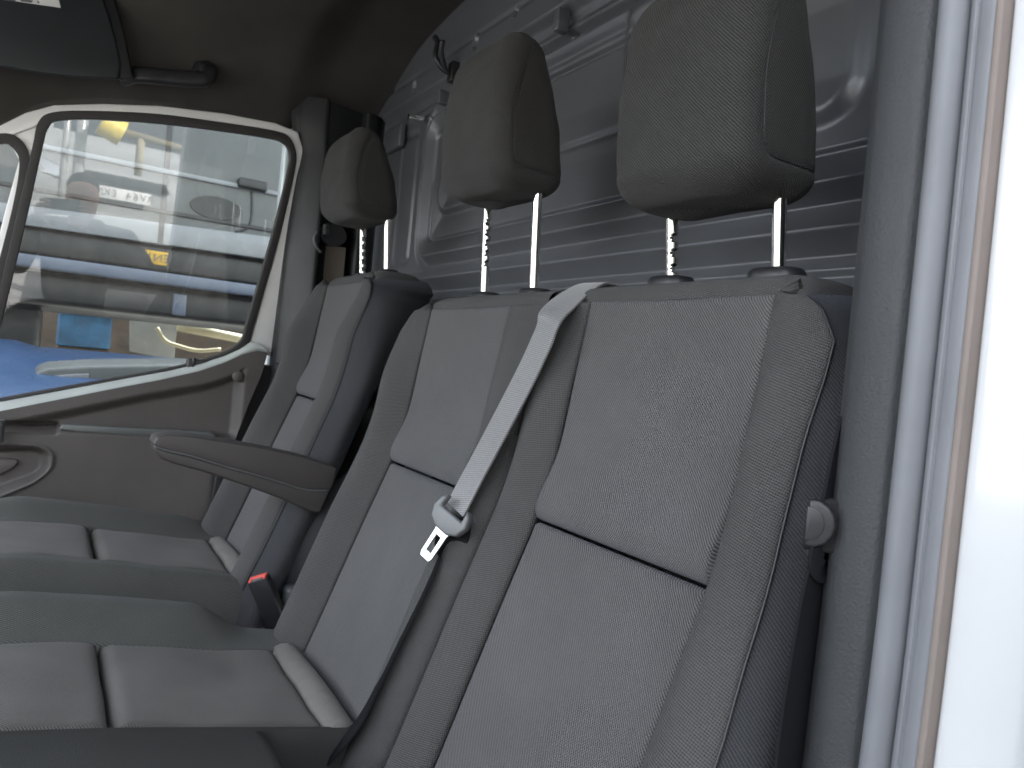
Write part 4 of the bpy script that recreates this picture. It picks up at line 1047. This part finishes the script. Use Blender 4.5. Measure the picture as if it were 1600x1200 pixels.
# ------------------------------------------------------------------ open passenger door beside the photographer
od = thing('open_passenger_door', 'white passenger door swung open beside the photographer, outside the picture', 'van door', (-.56, .17, GZ))
dv = np.array([-.30, -.954, 0]); dn = np.array([.954, -.30, 0])
def O(a, z, c=0): return np.array([-.56, .17, 0]) + dv * a + dn * c + np.array([0, 0, z])
prism('door_panel', [O(0, .35), O(1.08, .35), O(1.08, 1.42), (O(0, 1.22))], dn * .09, M['white'], od, .02)
prism('door_trim', [O(.04, .40, .092), O(1.02, .40, .092), O(1.02, 1.36, .092), O(.04, 1.17, .092)], dn * .03, M['door'], od, .012)
for q0, q1 in ((O(.03, 1.22, .04), O(.36, 2.0, .04)), (O(.36, 2.0, .04), O(1.05, 2.06, .04)), (O(1.05, 2.06, .04), O(1.06, 1.42, .04))):
    tube('door_frame', [q0, q1], .028, M['white'], od, 8, 0)
obj('door_glass', [O(.06, 1.25, .04), O(1.05, 1.42, .04), O(1.03, 2.04, .04), O(.38, 1.98, .04)], [(0, 1, 2, 3)], M['glass'], od, False)
# ------------------------------------------------------------------ the photographer, dark silhouette in the far window's reflection
M['skin'] = plastic('skin', (.42, .26, .19), .5, .1, 300, .0005, .08)
M['jacket'] = fabric('dark_jacket', (.008, .008, .010), (.03, .03, .034), (1, 1), .003, .05)
M['jeans'] = fabric('dark_jeans', (.01, .012, .02), (.03, .04, .06), (1, 1), .003, .05)
M['hairm'] = plastic('dark_hair', (.02, .014, .01), .6, .6, 500, .002)
pr = thing('person', 'person in dark jacket holding up a phone, mirrored as silhouette in the far window', 'person', (.09, -.46, GZ))
def skin_obj(name, pts, edges, rad, mat, sub=2):
    me = bpy.data.meshes.new(name); off = wloc(pr)
    me.from_pydata([tuple(np.array(p) - off) for p in pts], edges, []); me.materials.append(mat)
    o = bpy.data.objects.new(name, me); coll(o); o.parent = pr
    o.modifiers.new('skin', 'SKIN')
    for v, r in zip(me.skin_vertices[0].data, rad):
        v.radius = (r, r) if not isinstance(r, tuple) else r
    me.skin_vertices[0].data[0].use_root = True
    if sub: m_ = o.modifiers.new('sub', 'SUBSURF'); m_.levels = sub; m_.render_levels = sub
    dg = bpy.context.evaluated_depsgraph_get(); me2 = bpy.data.meshes.new_from_object(o.evaluated_get(dg))
    o.modifiers.clear(); o.data = me2; me2.name = name
    if not me2.materials: me2.materials.append(mat)
    me2.polygons.foreach_set('use_smooth', [True] * len(me2.polygons)); return o
bx, by = .09, -.46
hl, hr_ = (-.075, -.06, 1.40), (.105, -.06, 1.42)
bpts = [(bx, by, 1.22), (bx, by + .01, 1.30), (bx, by + .045, 1.37), (bx, by + .04, 1.45), (bx, by + .03, 1.51)]
bedg = [(0, 1), (1, 2), (2, 3), (3, 4)]; brad = [.07, .055, .075, .088, .06]
skin_obj('head_and_neck', bpts, bedg, brad, M['skin'])
v, f = sweep_mesh([(bx, by + .115, 1.39), (bx, by + .145, 1.375)], circ(.014, 8), (0, 0, 1)); obj('nose', v, f, M['skin'], pr)
skin_obj('hair', [(bx, by - .03, 1.41), (bx, by - .02, 1.48), (bx, by + .05, 1.525)], [(0, 1), (1, 2)], [.07, .092, .055], M['hairm'])
sl_, sr = (bx - .20, by, 1.22), (bx + .22, by, 1.22)
el, er = (bx - .27, by + .10, 1.02), (bx + .36, by + .10, 1.04)
skin_obj('jacket', [(bx, by, .80), (bx, by, 1.0), (bx, by, 1.17), sl_, el, (-.085, -.12, 1.345), sr, er, (.125, -.12, 1.36), (bx, by, 1.25)],
         [(0, 1), (1, 2), (2, 3), (3, 4), (4, 5), (2, 6), (6, 7), (7, 8), (2, 9)], [(.17, .13), (.16, .12), (.18, .12), .085, .058, .042, .085, .058, .042, .075], M['jacket'])
skin_obj('trousers', [(bx, by, .82), (bx - .10, by, .70), (bx - .11, by + .02, .33), (bx - .12, by, -.06), (bx + .10, by, .70), (bx + .11, by + .02, .33), (bx + .12, by, -.06)],
         [(0, 1), (1, 2), (2, 3), (0, 4), (4, 5), (5, 6)], [(.16, .12), .095, .065, .052, .095, .065, .052], M['jeans'])
for sx in (-1, 1):
    skin_obj('shoe', [(bx + sx * .12, by - .05, GZ + .05), (bx + sx * .12, by + .06, GZ + .045), (bx + sx * .125, by + .15, GZ + .035)], [(0, 1), (1, 2)], [.045, .045, .032], M['black'])
for hx, sx in ((hl, -1), (hr_, 1)):
    w0 = (hx[0] + sx * .012, -.115, hx[2] - .045)
    pts = [w0, (hx[0] + sx * .004, -.085, hx[2] - .015), (hx[0], -.06, hx[2] + .005)]; edg = [(0, 1), (1, 2)]; rad = [.027, .030, .026]
    skin_obj('hand', pts, edg, rad, M['skin'])
    for k in range(4):
        zf = hx[2] + .030 - k * .019; ln = (.9, 1.0, .95, .75)[k]
        skin_obj('finger', [(hx[0] + sx * .004, -.055, zf), (hx[0] + sx * .006, -.035, zf + .004), (hx[0] - sx * .018 * ln, -.026, zf + .006), (hx[0] - sx * .036 * ln, -.028, zf + .004)], [(0, 1), (1, 2), (2, 3)], [.0095, .0088, .008, .0065], M['skin'], 1)
    skin_obj('thumb', [(hx[0], -.070, hx[2] - .01), (hx[0] - sx * .022, -.058, hx[2] + .012), (hx[0] - sx * .040, -.052, hx[2] + .02)], [(0, 1), (1, 2)], [.012, .0105, .008], M['skin'], 1)
ph = thing('phone', 'black phone held up by the person at the open door', 'phone', (.015, -.04, 1.41))
prism('phone_body', [(-.062, -.050, 1.372), (.092, -.050, 1.388), (.085, -.050, 1.462), (-.069, -.050, 1.446)], (0, .008, 0), M['black'], ph, .003)

fb = thing('horizon_blocker', 'unseen grey wall added in front of the van to block low sky light', 'building', (-23, 2, GZ))  # added out of view to cut horizon light on the headrests
box('wall', (-24, -11.5, GZ), (-23, 22, 2.6), M['cladding'], fb, .03)
for k in range(6): box('window', (-23.03, -9 + k * 5, .9), (-22.97, -7 + k * 5, 2.0), M['carglass'], fb, .01)

lint_v = []; lint_f = []
for k in range(9):
    z = rng.uniform(.98, 1.5); y = rng.uniform(.45, 1.12); x = profx(z) - rng.uniform(.004, .007)
    if k > 4: x, y = rng.uniform(0, .3), rng.uniform(.9, 1.12); z = float(np.interp(x, _cx, _cz)) + .0055
    r = rng.uniform(.0003, .0007); b0 = len(lint_v)
    for d3 in ((1, 0, 0), (-1, 0, 0), (0, 1.8, 0), (0, -1.8, 0), (0, 0, 1), (0, 0, -1)): lint_v.append((x + r * d3[0], y + r * d3[1] * rng.uniform(.5, 1.5), z + r * d3[2]))
    lint_f += [tuple(b0 + q for q in t) for t in ((0, 2, 4), (2, 1, 4), (1, 3, 4), (3, 0, 4), (2, 0, 5), (1, 2, 5), (3, 1, 5), (0, 3, 5))]
lint = obj('lint', lint_v, lint_f, M['seal'], None, False, kind='stuff'); tag(lint, 'pale specks of lint caught on the dark seat cloth', 'lint')
